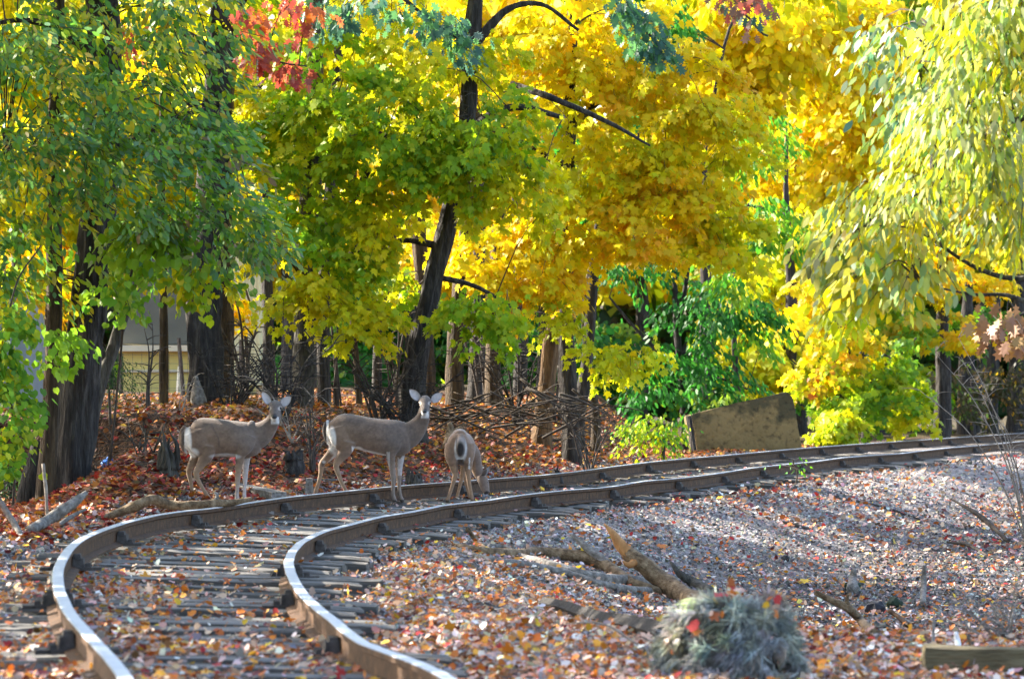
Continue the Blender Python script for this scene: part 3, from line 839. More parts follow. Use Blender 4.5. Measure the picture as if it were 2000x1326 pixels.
# doe behind the left rail ------------------------------------------------
def doe_left():
    D = Deer(330, 740, 37.9)
    root = empty('deer', D.pt((480, 1215, 0)))
    tag(root, 'doe with pale legs standing at the log, nearest the left edge, head turned to camera', 'deer', 'deer on the railway track')
    # trunk of the body
    st = [(150, 462, 590), (185, 425, 680), (250, 398, 740), (330, 384, 765), (430, 390, 772), (530, 402, 775), (630, 414, 778), (720, 424, 782), (790, 430, 782), (850, 440, 760), (900, 465, 725)]
    D.tube([(x, (a + b) / 2, 0) for x, a, b in st], [(b - a) / 2 for x, a, b in st], [0.07, 0.105, 0.14, 0.155, 0.160, 0.170, 0.172, 0.160, 0.145, 0.125, 0.095], n=34, sides=26)
    # neck
    D.tube([(800, 560, 0), (880, 560, -0.01), (960, 510, -0.03), (1025, 435, -0.05), (1058, 365, -0.055), (1062, 320, -0.05)], [150, 142, 108, 76, 62, 55], [0.115, 0.10, 0.082, 0.066, 0.060, 0.055], n=24)
    # haunch and hind legs (near one steps back under the body)
    D.tube([(285, 520, -0.085), (330, 640, -0.095), (390, 715, -0.09)], [125, 130, 90], [0.075, 0.075, 0.055], n=14)
    D.leg([(400, 660, -0.09), (380, 760, -0.085), (325, 850, -0.085), (278, 935, -0.085), (300, 1010, -0.085), (352, 1100, -0.085), (402, 1180, -0.085), (418, 1212, -0.085)], [95, 72, 45, 31, 23, 20, 24, 21])
    D.tube([(255, 560, 0.085), (260, 680, 0.09), (255, 760, 0.09)], [110, 95, 60], [0.07, 0.065, 0.05], n=12)
    D.leg([(290, 660, 0.09), (262, 780, 0.09), (215, 860, 0.09), (192, 925, 0.09), (208, 1020, 0.09), (222, 1120, 0.09), (230, 1190, 0.09), (233, 1216, 0.09)], [80, 58, 40, 32, 23, 20, 24, 21])
    # shoulder and forelegs
    D.tube([(790, 560, -0.10), (760, 660, -0.115), (722, 740, -0.10)], [100, 90, 55], [0.05, 0.055, 0.045], n=12)
    D.leg([(742, 680, -0.095), (716, 780, -0.09), (700, 900, -0.085), (692, 985, -0.085), (688, 1080, -0.085), (682, 1150, -0.085), (684, 1200, -0.085)], [62, 46, 33, 30, 20, 21, 22])
    D.leg([(775, 690, 0.09), (762, 800, 0.09), (755, 910, 0.09), (752, 985, 0.09), (748, 1080, 0.09), (745, 1165, 0.09), (747, 1212, 0.09)], [60, 42, 31, 28, 19, 20, 22])
    H = facing_head(D, 1064, 290, -0.08, 1.0, 4)
    # tail hanging over the rump
    D.tube([(160, 470, 0), (128, 520, 0.0), (118, 600, 0.0), (140, 690, 0), (180, 745, 0)], [18, 24, 26, 22, 10], [0.025, 0.04, 0.045, 0.035, 0.012], n=14, sides=12)
    def paint(u, v, w):
        C = np.tile(COAT, (len(u), 1))
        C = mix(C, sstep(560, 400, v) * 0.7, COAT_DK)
        C = C * (0.82 + 0.36 * vnoise(u / 60, v / 40, 4))[:, None] * (0.9 + 0.2 * vnoise(u / 14, v / 10, 6))[:, None]
        C = mix(C, blob(u, v, 860, 560, 190, 190, 0.6) * 0.45, np.array([0.15, 0.13, 0.125]))
        C = mix(C, sstep(790, 900, v), LEGC)
        C = mix(C, sstep(900, 1150, v) * (u > 600) * 0.8, np.array([0.42, 0.33, 0.29]))
        C = mix(C, blob(u, v, 570, 770, 135, 30, 0.35) * (np.abs(w) < 0.15), WHITE)
        C = mix(C, ((w > 0.05) & (v > 790) & (u > 700)) * 0.75, np.array([0.50, 0.44, 0.42]))
        # pale rump edge beside the dark tail
        C = mix(C, blob(u, v, 195, 640, 42, 150, 0.3) * (v > 470) * (u > 150), WHITE)
        C = mix(C, blob(u, v, 250, 735, 55, 45, 0.4), WHITE)
        C = mix(C, (u < 160) * sstep(700, 640, v) * sstep(480, 520, v) * (u > 128), DARK * 1.6)
        # shade of the flank crease, painted dark into the coat
        xc = 435 + 75 * sstep(430, 620, v)
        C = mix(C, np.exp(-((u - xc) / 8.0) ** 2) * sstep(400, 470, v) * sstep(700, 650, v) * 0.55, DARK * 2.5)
        C = mix(C, blob(u, v, 200, 925, 26, 30) * 0.5, np.array([0.30, 0.14, 0.07]))
        C = mix(C, sstep(1205, 1222, v) * 0.8, DARK)
        return paint_face(C, u, v, w, H, D, 1064, 290)
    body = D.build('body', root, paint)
    finish_head(D, root, H, [((1008, 250, -0.07), (932, 122, -0.05), 0.088, (0.35, -1, 0.0)), ((1122, 262, -0.07), (1222, 172, -0.05), 0.092, (0.0, -1, 0.05))])
    return root

def paint_face(C, u, v, w, H, D, cx, cy):
    s = H['s']; hd = (w < -0.06) & (u > cx - 80 * s) & (v < cy + 170 * s)
    du = np.abs(u - cx)
    C = mix(C, hd * sstep(75, 20, du) * 0.45 * (v < cy + 70), np.array([0.13, 0.105, 0.095]))
    for e in H['eyes']:
        C = mix(C, hd * blob(u, v, e[0], e[1], 22 * s, 20 * s, 0.3) * 0.75, np.array([0.48, 0.41, 0.36]))
    C = mix(C, hd * blob(u, v, cx, cy + 98 * s, 44 * s, 20 * s, 0.25) * (w < -0.14), np.array([0.62, 0.60, 0.60]))
    C = mix(C, hd * blob(u, v, cx, cy + 80 * s, 30 * s, 22 * s, 0.3) * (w < -0.15), DARK)
    C = mix(C, (du < 40 * s) * sstep(cy + 100 * s, cy + 112 * s, v) * sstep(cy + 168 * s, cy + 140 * s, v) * (w < -0.04) * 0.95, WHITE)
    return C

def finish_head(D, root, H, ears):
    for e in H['eyes']:
        p = D.pt(e); ball_obj('eye', p + np.array([0, -0.019, 0]), 0.0165 * H['s'], (1, 0.8, 0.95), M_EYE, root)
    ball_obj('nose', D.pt(H['nose']) + np.array([0, 0.008, 0]), 0.029 * H['s'], (1.0, 0.65, 0.72), M_NOSE, root)
    for b, t, wd, f in ears:
        V, Fc, cs = cup_ear(D, b, t, wd, f)
        mesh_obj('ear', V, Fc, M_FUR, root, smooth=True, cols=cs)

# doe with forelegs between the rails -------------------------------------
def doe_middle():
    D = Deer(590, 740, 40.55)
    root = empty('deer', D.pt((600, 1150, 0)))
    tag(root, 'dark grey doe in mid stride over the far rail, white tail edge, facing camera', 'deer', 'deer on the railway track')
    st = [(258, 412, 560), (292, 380, 615), (350, 352, 665), (430, 341, 690), (530, 358, 690), (640, 380, 718), (750, 394, 748), (850, 402, 765), (930, 406, 768), (1000, 412, 755), (1055, 430, 715), (1085, 470, 670)]
    D.tube([(x, (a + b) / 2, 0) for x, a, b in st], [(b - a) / 2 for x, a, b in st], [0.07, 0.10, 0.135, 0.15, 0.158, 0.168, 0.172, 0.165, 0.155, 0.14, 0.12, 0.08], n=36, sides=26)
    D.tube([(960, 560, 0), (1050, 560, -0.01), (1125, 505, -0.03), (1185, 425, -0.05), (1215, 350, -0.06), (1222, 290, -0.06)], [140, 140, 110, 80, 62, 55], [0.12, 0.105, 0.085, 0.068, 0.060, 0.055], n=24)
    D.tube([(370, 480, -0.08), (400, 590, -0.09), (440, 680, -0.085)], [115, 118, 85], [0.075, 0.075, 0.055], n=14)
    D.leg([(460, 620, -0.09), (430, 720, -0.085), (380, 790, -0.085), (342, 860, -0.085), (368, 950, -0.085), (400, 1030, -0.085), (432, 1090, -0.085), (448, 1135, -0.085), (452, 1160, -0.085)], [92, 68, 46, 32, 23, 20, 20, 23, 20])
    D.tube([(340, 520, 0.085), (335, 630, 0.09), (325, 700, 0.09)], [100, 90, 62], [0.07, 0.065, 0.05], n=12)
    D.leg([(350, 620, 0.09), (310, 720, 0.09), (245, 790, 0.09), (192, 850, 0.09), (182, 940, 0.09), (158, 1040, 0.09), (135, 1110, 0.09), (128, 1140, 0.09)], [75, 58, 42, 32, 23, 20, 23, 20])
    D.tube([(930, 540, -0.10), (910, 640, -0.115), (890, 720, -0.10)], [100, 90, 58], [0.05, 0.055, 0.045], n=12)
    D.leg([(902, 660, -0.095), (885, 770, -0.09), (902, 880, -0.085), (908, 960, -0.085), (910, 1050, -0.085), (908, 1140, -0.085), (922, 1195, -0.085), (932, 1218, -0.085)], [64, 46, 33, 30, 21, 20, 23, 20])
    D.leg([(975, 680, 0.09), (972, 790, 0.09), (965, 890, 0.09), (963, 970, 0.09), (964, 1060, 0.09), (972, 1150, 0.09), (990, 1205, 0.09), (1003, 1228, 0.09)], [60, 44, 33, 29, 20, 20, 23, 20])
    H = facing_head(D, 1226, 240, -0.09, 0.95, 0)
    D.tube([(262, 408, 0), (232, 455, 0), (225, 530, 0), (240, 600, 0), (256, 655, 0)], [14, 22, 24, 18, 8], [0.02, 0.035, 0.04, 0.03, 0.01], n=14, sides=12)
    def paint(u, v, w):
        C = np.tile(COAT * np.array([0.92, 0.95, 1.0]), (len(u), 1))
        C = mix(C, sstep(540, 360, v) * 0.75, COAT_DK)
        C = C * (0.82 + 0.36 * vnoise(u / 60, v / 40, 4))[:, None] * (0.9 + 0.2 * vnoise(u / 14, v / 10, 6))[:, None]
        C = mix(C, blob(u, v, 1000, 560, 190, 200, 0.6) * 0.5, np.array([0.125, 0.108, 0.102]))
        C = mix(C, blob(u, v, 380, 560, 130, 140, 0.5) * 0.5, np.array([0.24, 0.155, 0.10]))
        C = mix(C, sstep(740, 860, v) * (u < 600), LEGC)
        C = mix(C, sstep(780, 950, v) * (u >= 600) * 0.8, np.array([0.27, 0.205, 0.165]))
        yb = 690 + (u - 540) * 0.25
        C = mix(C, ((u > 500) & (u < 840)) * sstep(yb - 22, yb + 2, v) * (v < 800), WHITE)
        C = mix(C, blob(u, v, 560, 700, 45, 28, 0.4), WHITE)
        C = mix(C, blob(u, v, 300, 610, 45, 130, 0.25) * (u > 252), WHITE)
        C = mix(C, blob(u, v, 345, 705, 42, 60, 0.3) * (w > -0.03), WHITE)
        xi = 365 - (v - 700) * 0.75
        C = mix(C, ((w > 0.02) & (v > 690) & (v < 880)) * sstep(xi - 22, xi + 2, u) * (u < 420), WHITE)
        C = mix(C, ((u > 845) & (u < 880) & (v > 720) & (v < 900)) * 0.6, np.array([0.5, 0.45, 0.43]))
        C = mix(C, ((w > 0.05) & (v > 770) & (v < 960) & (u > 950)) * 0.7, np.array([0.52, 0.47, 0.46]))
        C = mix(C, (u < 245) * (v < 620) * (v > 420) * 0.9, DARK * 1.8)
        C = mix(C, (u >= 245) * (u < 268) * (v < 660) * (v > 410), WHITE)
        C = mix(C, blob(u, v, 205, 850, 16, 26) * 0.8, DARK * 3)
        C = mix(C, blob(u, v, 215, 828, 18, 14) * 0.7, WHITE)
        C = mix(C, (((u > 880) & (v > 1205)) | ((u < 500) & (v > 1140))) * 0.8, DARK)
        return paint_face(C, u, v, w, H, D, 1226, 240)
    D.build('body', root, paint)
    finish_head(D, root, H, [((1172, 208, -0.08), (1070, 98, -0.06), 0.098, (0.15, -1, 0.05)), ((1292, 225, -0.08), (1402, 138, -0.06), 0.098, (-0.1, -1, 0.05))])
    return root

# young deer seen from behind, nosing the ground ---------------------------
def fawn():
    D = Deer(590, 740, 41.9)
    root = empty('deer', D.pt((1580, 1215, 0.2)))
    tag(root, 'young deer seen from behind between the rails with head down to the ground', 'deer', 'deer on the railway track')
    # body runs away from the camera and slightly right
    D.tube([(1560, 690, -0.03), (1562, 680, 0.03), (1566, 682, 0.14), (1575, 690, 0.30), (1590, 700, 0.46), (1610, 705, 0.60), (1630, 715, 0.70)],
           [120, 158, 168, 172, 170, 155, 115], np.array([95, 122, 132, 138, 136, 118, 80]) / D.upm, (1, 0, 0), 30, 26)
    D.tube([(1575, 560, 0.0), (1570, 545, 0.08), (1575, 560, 0.2)], [45, 50, 40], np.array([60, 72, 60]) / D.upm, (1, 0, 0), 10)
    # haunches
    D.tube([(1500, 650, 0.06), (1492, 760, 0.05), (1500, 850, 0.04)], [80, 76, 48], [0.10, 0.10, 0.07], n=14)
    D.tube([(1640, 650, 0.06), (1650, 760, 0.05), (1652, 850, 0.04)], [80, 72, 46], [0.10, 0.10, 0.07], n=14)
    D.leg([(1500, 820, 0.05), (1512, 900, 0.06), (1528, 945, 0.06), (1512, 1010, 0.05), (1488, 1090, 0.05), (1465, 1160, 0.04), (1448, 1205, 0.03), (1442, 1228, 0.02)], [52, 38, 31, 23, 19, 19, 22, 19])
    D.leg([(1652, 820, 0.05), (1655, 900, 0.06), (1655, 950, 0.06), (1662, 1030, 0.05), (1678, 1110, 0.05), (1690, 1175, 0.04), (1692, 1208, 0.03)], [52, 37, 30, 22, 19, 21, 19])
    # forelegs further away
    D.leg([(1600, 760, 0.55), (1602, 880, 0.52), (1588, 980, 0.50), (1570, 1060, 0.48), (1550, 1140, 0.46), (1538, 1185, 0.45), (1534, 1205, 0.44)], [45, 32, 26, 19, 17, 19, 18])
    D.leg([(1630, 760, 0.58), (1622, 900, 0.57), (1622, 990, 0.57), (1636, 1080, 0.57), (1652, 1150, 0.57), (1662, 1188, 0.56), (1666, 1205, 0.56)], [45, 31, 26, 18, 17, 19, 18])
    # neck lowered to the right, head at the ground
    D.tube([(1635, 700, 0.62), (1690, 770, 0.72), (1720, 860, 0.78), (1752, 960, 0.78), (1785, 1020, 0.76)], [95, 85, 66, 54, 48], [0.08, 0.07, 0.055, 0.048, 0.045], n=20)
    D.tube([(1775, 985, 0.76), (1795, 1030, 0.75), (1812, 1085, 0.73), (1828, 1135, 0.71), (1838, 1160, 0.70)], [46, 55, 50, 38, 28], [0.055, 0.06, 0.05, 0.038, 0.028], n=18)
    # tail
    D.tube([(1582, 555, -0.055), (1582, 610, -0.115), (1580, 680, -0.125), (1576, 735, -0.115), (1574, 775, -0.10)], np.array([0.02, 0.022, 0.022, 0.02, 0.012]) * D.upm, [0.028, 0.045, 0.05, 0.042, 0.016], (1, 0, 0), 14, 12)
    def paint(u, v, w):
        C = np.tile(COAT * np.array([1.2, 1.17, 1.15]), (len(u), 1))
        C = mix(C, sstep(640, 520, v) * (w > 0.0) * 0.4, np.array([0.34, 0.31, 0.30]))
        C = mix(C, sstep(780, 920, v) * (u < 1720), LEGC * np.array([1.0, 0.92, 0.85]))
        back = (w < 0.0)
        C = mix(C, back * blob(u, v, 1580, 700, 62, 130, 0.18), WHITE)
        C = mix(C, back * blob(u, v, 1580, 660, 48, 118, 0.12) * 0.75, COAT * 0.9)
        C = mix(C, back * blob(u, v, 1578, 700, 40, 75, 0.3), DARK)
        C = mix(C, ((np.abs(u - 1575) < 38) & (v > 800) & (v < 930) & (w < 0.4)) * 0.6, DARK * 2.0)
        C = mix(C, ((u > 1620) & (u < 1675) & (v > 780) & (v < 900) & (np.abs(u - 1678 + (v - 780) * .1) < 14)) * 0.7, WHITE)
        C = mix(C, (u > 1720) * 0.4, np.array([0.17, 0.14, 0.13]))
        C = mix(C, blob(u, v, 1838, 1160, 26, 26), DARK * 1.5)
        C = mix(C, (u < 1720) * sstep(1198, 1212, v) * 0.8, DARK)
        return C
    D.build('body', root, paint, 0.008)
    for b, t, wd, f in [((1800, 985, 0.76), (1868, 892, 0.80), 0.075, (0.9, -0.4, 0.3)), ((1790, 975, 0.70), (1840, 915, 0.66), 0.07, (0.9, 0.4, 0.3))]:
        V, Fc, cs = cup_ear(D, b, t, wd, f)
        mesh_obj('ear', V, Fc, M_FUR, root, smooth=True, cols=cs * 0.6)
    p = D.pt((1838, 1050, 0.715)); ball_obj('eye', p, 0.012, (1, 1, 1), M_EYE, root)
    return root
doe_left(); doe_middle(); fawn()

# ------------------------------------------------------------------ buildings and fence behind the trees
def wall_mat(name, c, rough=0.6):
    return noisy_mat(name, [(0.3, tuple(x * 0.8 for x in c)), (0.7, c)], 1.6, rough, 0.1, 30)
M_SIDING_GREY = wall_mat('grey_siding', (0.13, 0.13, 0.11))
M_SIDING_CREAM = wall_mat('cream_siding', (0.72, 0.65, 0.40))
M_SIDING_YELLOW = wall_mat('yellow_siding', (0.62, 0.51, 0.17))
M_TRIM = wall_mat('trim_board', (0.62, 0.56, 0.42))
M_BLUEGREY = wall_mat('blue_grey_paint', (0.27, 0.31, 0.36))
M_WIRE = noisy_mat('fence_wire', [(0.3, (0.10, 0.10, 0.095)), (0.7, (0.22, 0.22, 0.21))], 20, 0.6, 0.1, metallic=0.5)

def panel(mb, x0, y0, x1, y1, Y, dY, m=0):
    """upright board with its front at distance Y, given by photo pixel bounds"""
    a = W(x0, y0, Y); b = W(x1, y1, Y)
    mb.box(((a.x + b.x) / 2, Y + dY / 2, (a.z + b.z) / 2), (abs(b.x - a.x), dY, abs(a.z - b.z)), None, m)

HY = 74.0
h = empty('house', W(380, 800, HY))
tag(h, 'pale house with grey upper wall and yellow lower wall behind the left trees', 'house')
b = MB(); panel(b, 232, 450, 470, 672, HY + 0.25, 5.0); b.build('upper_wall', M_SIDING_GREY, h)
for i in range(11):                                         # lap boards of the upper wall
    y1 = 672 - i * 20
    b = MB(); panel(b, 231, y1 - 20.4, 468, y1, HY + 0.19 + 0.004 * (i % 2), 0.055); b.build('siding_board', M_SIDING_GREY, h)
b = MB(); panel(b, 226, 674, 470, 686, HY - 0.12, 0.35); b.build('gutter', M_TRIM, h)
b = MB(); panel(b, 232, 686, 468, 830, HY + 0.12, 4.8); b.build('lower_wall', M_SIDING_YELLOW, h)
b = MB(); panel(b, 231, 722, 466, 727, HY + 0.05, 0.06); b.build('trim_strip', M_TRIM, h)
for i in range(12):                                         # upright cream boards at the corner
    x0 = 440 + i * 5.6
    b = MB(); panel(b, x0, 500, x0 + 5.1, 752, HY - 0.05 + 0.012 * (i % 2), 0.05); b.build('corner_board', M_SIDING_CREAM, h)
b = MB(); panel(b, 441, 500, 506, 752, HY + 0.02, 4.0); b.build('corner_wall', M_SIDING_CREAM, h)
# leaning board against the wall
b = MB(); p0 = W(345, 805, HY - 0.6); p1 = W(352, 715, HY - 0.1)
b.tube([p0, p1], [0.05, 0.05], 4); o = b.build('leaning_board', M_TRIM); tag(o, 'narrow pale board leaning against the yellow house wall', 'board')

s = empty('shed', W(20, 930, 47))
tag(s, 'blue grey painted shed at the left edge behind the vine', 'shed')
b = MB(); panel(b, -160, 560, 52, 1020, 47.05, 2.0); b.build('wall', M_BLUEGREY, s)
for i in range(7):
    x0 = -150 + i * 29
    b = MB(); panel(b, x0, 565, x0 + 27.5, 1015, 47.0, 0.05); b.build('wall_panel', M_BLUEGREY, s)

fence = empty('wire_fence', W(360, 800, 66))
tag(fence, 'thin wire mesh fence on dark posts in front of the house', 'fence')
for (x0, y0, x1, y1) in ((349, 660, 361, 806), (236, 690, 236, 812), (470, 665, 472, 800), (590, 690, 590, 800)):
    b = MB(); b.tube([W(x1, y1, 66), W(x0, y0, 66)], [0.045, 0.04], 6); b.build('post', M_IRON, fence)
b = MB()
for i in range(24):
    x = 205 + i * 18.0
    b.tube([W(x, 808, 66.06), W(x, 690, 66.06)], [0.004, 0.004], 3, cap=False)
for j in range(8):
    y = 692 + j * 16.0
    b.tube([W(200, y, 66.06), W(400, y + 3, 66.06), W(620, y, 66.06)], [0.004] * 3, 3, cap=False)
b.build('wire_mesh', M_WIRE, fence)

# ------------------------------------------------------------------ tilted concrete block beside the track
def concrete_mat():
    m, nt, out = new_mat('mossy_concrete')
    L = nt.links.new
    tc = N(nt, 'ShaderNodeTexCoord')
    n1 = N(nt, 'ShaderNodeTexNoise', Scale=2.6, Detail=8.0, Roughness=0.65); L(tc.outputs['Object'], n1.inputs['Vector'])
    sp = N(nt, 'ShaderNodeSeparateXYZ'); L(tc.outputs['Object'], sp.inputs[0])
    ad = N(nt, 'ShaderNodeMath', operation='MULTIPLY_ADD'); ad.inputs[1].default_value = 0.55; L(sp.outputs['Z'], ad.inputs[0]); L(n1.outputs[0], ad.inputs[2])
    r = ramp(nt, [(0.12, (0.04, 0.026, 0.014)), (0.3, (0.20, 0.135, 0.052)), (0.58, (0.25, 0.17, 0.068)), (0.74, (0.075, 0.058, 0.025)), (0.95, (0.075, 0.062, 0.03))])
    L(ad.outputs[0], r.inputs[0])
    n2 = N(nt, 'ShaderNodeTexNoise', Scale=12.0, Detail=8.0); L(tc.outputs['Object'], n2.inputs['Vector'])
    r2 = ramp(nt, [(0.30, (0.5, 0.5, 0.5)), (0.48, (1, 1, 1))]); L(n2.outputs[0], r2.inputs[0])
    mu = N(nt, 'ShaderNodeVectorMath', operation='MULTIPLY'); L(r.outputs[0], mu.inputs[0]); L(r2.outputs[0], mu.inputs[1])
    p = N(nt, 'ShaderNodeBsdfPrincipled', Roughness=0.92); L(mu.outputs[0], p.inputs['Base Color'])
    bp = N(nt, 'ShaderNodeBump', Strength=0.7, Distance=0.03); L(n2.outputs[0], bp.inputs['Height']); L(bp.outputs[0], p.inputs['Normal'])
    L(p.outputs[0], out.inputs[0])
    return m
M_CONC = concrete_mat()
def concrete_block():
    BY = 68.6
    c = W(1458, 838, BY)
    bm = bmesh.new()
    front = [(1366, 905), (1351, 808), (1538, 764), (1549, 776), (1572, 905)]
    fr = [W(x, y, BY + 0.05 * k) for k, (x, y) in enumerate(front)]
    nb = len(front)
    back = [p + Vector((-0.12, 0.75, -0.06)) for p in fr]
    vf = [bm.verts.new(p - c) for p in fr]; vb = [bm.verts.new(p - c) for p in back]
    bm.faces.new(vf)
    bm.faces.new(list(reversed(vb)))
    for i in range(nb):
        j = (i + 1) % nb
        bm.faces.new((vf[j], vf[i], vb[i], vb[j]))
    bmesh.ops.recalc_face_normals(bm, faces=bm.faces)
    bmesh.ops.bevel(bm, geom=list(bm.edges), offset=0.018, segments=2, affect='EDGES')
    bmesh.ops.triangulate(bm, faces=[f for f in bm.faces if len(f.verts) > 4])
    bmesh.ops.subdivide_edges(bm, edges=[e for e in bm.edges if e.calc_length() > 0.15], cuts=5, use_grid_fill=True)
    for v in bm.verts:
        q = v.co * 4
        v.co += Vector((noise.noise(q), noise.noise(q + Vector((9, 0, 0))), noise.noise(q + Vector((0, 9, 0))))) * 0.014
    me = bpy.data.meshes.new('concrete_block'); bm.to_mesh(me); bm.free()
    me.materials.append(M_CONC)
    o = bpy.data.objects.new('concrete_block', me); col.objects.link(o); o.location = c
    tag(o, 'tilted slab of mossy brown concrete standing behind the track', 'concrete block')
    e = MB(); e.tube([W(1359, 905, BY - 0.05), W(1345, 812, BY - 0.02)], [0.06, 0.055], 4); 
    k = e.build('edge_post', M_BARK_DARK, o)
concrete_block()

# ------------------------------------------------------------------ dead wood: helpers
def stick(name, label, cat, px, wpx, mat=None, sides=8, n=18, rough=0.25, lift=0.0, group=None, parts=()):
    """a stick lying on or leaning over the ground; px = [(x, y, dz)...] photo pixels, the first meets the ground;
    the distance is taken from where the base point meets the ground"""
    base = gp(px[0][0], px[0][1])
    Y = base.y
    root = None
    def at(x, y, dy, w): return W(x, y, min(Y + dy, gp(x, y + w * 0.35).y - 0.02))
    P = [at(x, y, dy, w) for (x, y, dy), w in zip(px, wpx)]
    R = [w * 0.5 * Y / FPX for w in wpx]
    mb = MB(); mb.tube(P, R, sides, n, rough=rough, freq=9.0, seed=len(name))
    if not parts:
        o = mb.build(name, mat or M_WOOD, None, True)
        tag(o, label, cat, group); return o
    root = empty(name, P[0]); tag(root, label, cat, group)
    mb.build('limb', mat or M_WOOD, root, True)
    for (pp, ww, mt, nm) in parts:
        Q = [at(x, y, dy, w) for (x, y, dy), w in zip(pp, ww)]
        m2 = MB(); m2.tube(Q, [w * 0.5 * Y / FPX for w in ww], sides, max(8, n // 2), rough=rough, freq=9.0, seed=3 + len(pp))
        m2.build(nm, mt or mat or M_WOOD, root, True)
    return root

# fallen branches on the gravel, right of the track
stick('fallen_branch', 'barkless forked branch arching across the gravel right of the track', 'branch',
      [(1345, 1168, 0), (1260, 1148, -.25), (1215, 1128, -.1), (1182, 1103, 0), (1130, 1086, .1), (1050, 1078, .2), (1000, 1081, .2), (930, 1074, .35), (886, 1064, .5)], [15, 20, 24, 27, 24, 20, 19, 16, 10], M_WOOD, 10, 34, parts=[
      ([(1195, 1112, 0), (1165, 1085, .05), (1140, 1063, .1), (1114, 1043, .15)], [24, 20, 15, 5], M_WOOD_GREY, 'limb'),
      ([(952, 1077, .25), (932, 1058, .25), (912, 1031, .3)], [12, 11, 8], M_WOOD, 'limb'),
      ([(1005, 1080, .1), (985, 1068, .2), (948, 1064, .3), (925, 1052, .35)], [11, 10, 8, 5], M_WOOD_GREY, 'limb'),
      ([(1005, 1078, .1), (1001, 1066, .1), (999, 1056, .1)], [9, 6, 1.5], M_TWIG, 'twig')])
stick('broken_log', 'thick tan log with splintered orange end leaning up from the gravel', 'log',
      [(1375, 1182, 0), (1330, 1160, -.05), (1290, 1130, 0), (1250, 1098, .05), (1222, 1076, .1)], [38, 40, 38, 34, 28], M_WOOD, 12, 24, parts=[
      ([(1230, 1084, .08), (1212, 1063, .1), (1196, 1042, .12), (1180, 1022, .14)], [29, 24, 15, 2], M_WOOD_SPLIT, 'splintered_end'),
      ([(1240, 1098, 0), (1228, 1103, -.05), (1217, 1096, -.08)], [16, 12, 4], M_WOOD_SPLIT, 'splintered_end')])
stick('fallen_branch', 'long grey weathered branch lying flat below the forked branch', 'branch',
      [(1380, 1160, 0), (1310, 1156, 0), (1240, 1152, .1), (1180, 1143, .3), (1100, 1118, .8), (1020, 1102, 1.1), (950, 1092, 1.3), (880, 1068, 2.0)], [16, 15, 16, 17, 15, 14, 12, 7], M_WOOD_GREY, 9, 36, parts=[
      ([(1290, 1156, 0), (1308, 1145, 0), (1326, 1131, 0)], [12, 9, 6], M_WOOD_GREY, 'twig')])
stick('fallen_branch', 'pale grey barkless branch behind the forked branch', 'branch',
      [(1300, 1142, 0), (1240, 1134, .1), (1160, 1128, .2), (1080, 1105, .5), (1010, 1084, .8)], [20, 22, 24, 20, 12], M_WOOD_GREY, 9, 26)
stick('fallen_branch', 'short dark branch behind the splintered log', 'branch',
      [(1392, 1160, 0), (1360, 1140, .1), (1330, 1122, .15), (1310, 1097, .2)], [26, 22, 16, 5], M_BARK_GREY, 9, 18)
def plank():
    a = gp(1060, 1196); b = gp(1296, 1262)
    mb = MB()
    P = [a + (b - a) * t + Vector((0, 0, 0.075 + 0.012 * math.sin(t * 9))) for t in np.linspace(0, 1, 12)]
    R = np.interp(np.linspace(0, 1, 12), [0, 0.5, 1], [0.04, 0.055, 0.065])
    mb.tube(P, R, 4, rough=0.15)
    o = mb.build('old_plank', M_BARK_DARK); tag(o, 'dark rotten plank half buried in orange leaves beside the grey bush', 'plank')
plank()
stick('forked_stick', 'tan forked stick leaning out of the gravel near the dark rocks', 'stick',
      [(1707, 1238, 0), (1685, 1216, 0), (1660, 1190, 0), (1630, 1175, 0), (1592, 1156, 0)], [17, 17, 17, 14, 11], M_WOOD, 10, 20, parts=[
      ([(1660, 1192, 0), (1654, 1175, 0), (1656, 1160, 0)], [11, 9, 6], M_WOOD, 'limb')])
stick('stake', 'grey upright wooden stake standing in the gravel slope', 'stake', [(1802, 1180, 0), (1804, 1140, 0), (1806, 1104, 0)], [13, 12, 8], M_WOOD_GREY, 7, 12)
stick('stake', 'thin weathered stake above the low twigs at lower right', 'stake', [(1822, 1262, 0), (1823, 1230, 0), (1825, 1200, 0)], [8, 7, 4], M_WOOD_GREY, 6, 8)
stick('broken_stump', 'small broken stump with green mossy foot on the slope', 'stump', [(1665, 1152, 0), (1666, 1134, 0), (1669, 1112, 0)], [26, 18, 8], M_WOOD_GREY, 8, 10, 0.5)
stick('white_stick', 'chalk white bleached stick standing near the timber', 'stick', [(1876, 1274, 0), (1870, 1255, 0), (1867, 1234, 0)], [12, 13, 8], noisy_mat('bleached', [(0.3, (0.6, 0.6, 0.6)), (0.7, (0.8, 0.8, 0.8))], 20, 0.7, 0.3), 7, 10, 0.5)
stick('rusty_bar', 'short rusty bar lying by the dark rocks', 'bar', [(1776, 1222, 0), (1755, 1204, .1), (1736, 1192, .2)], [11, 10, 9], M_RUST, 6, 8)
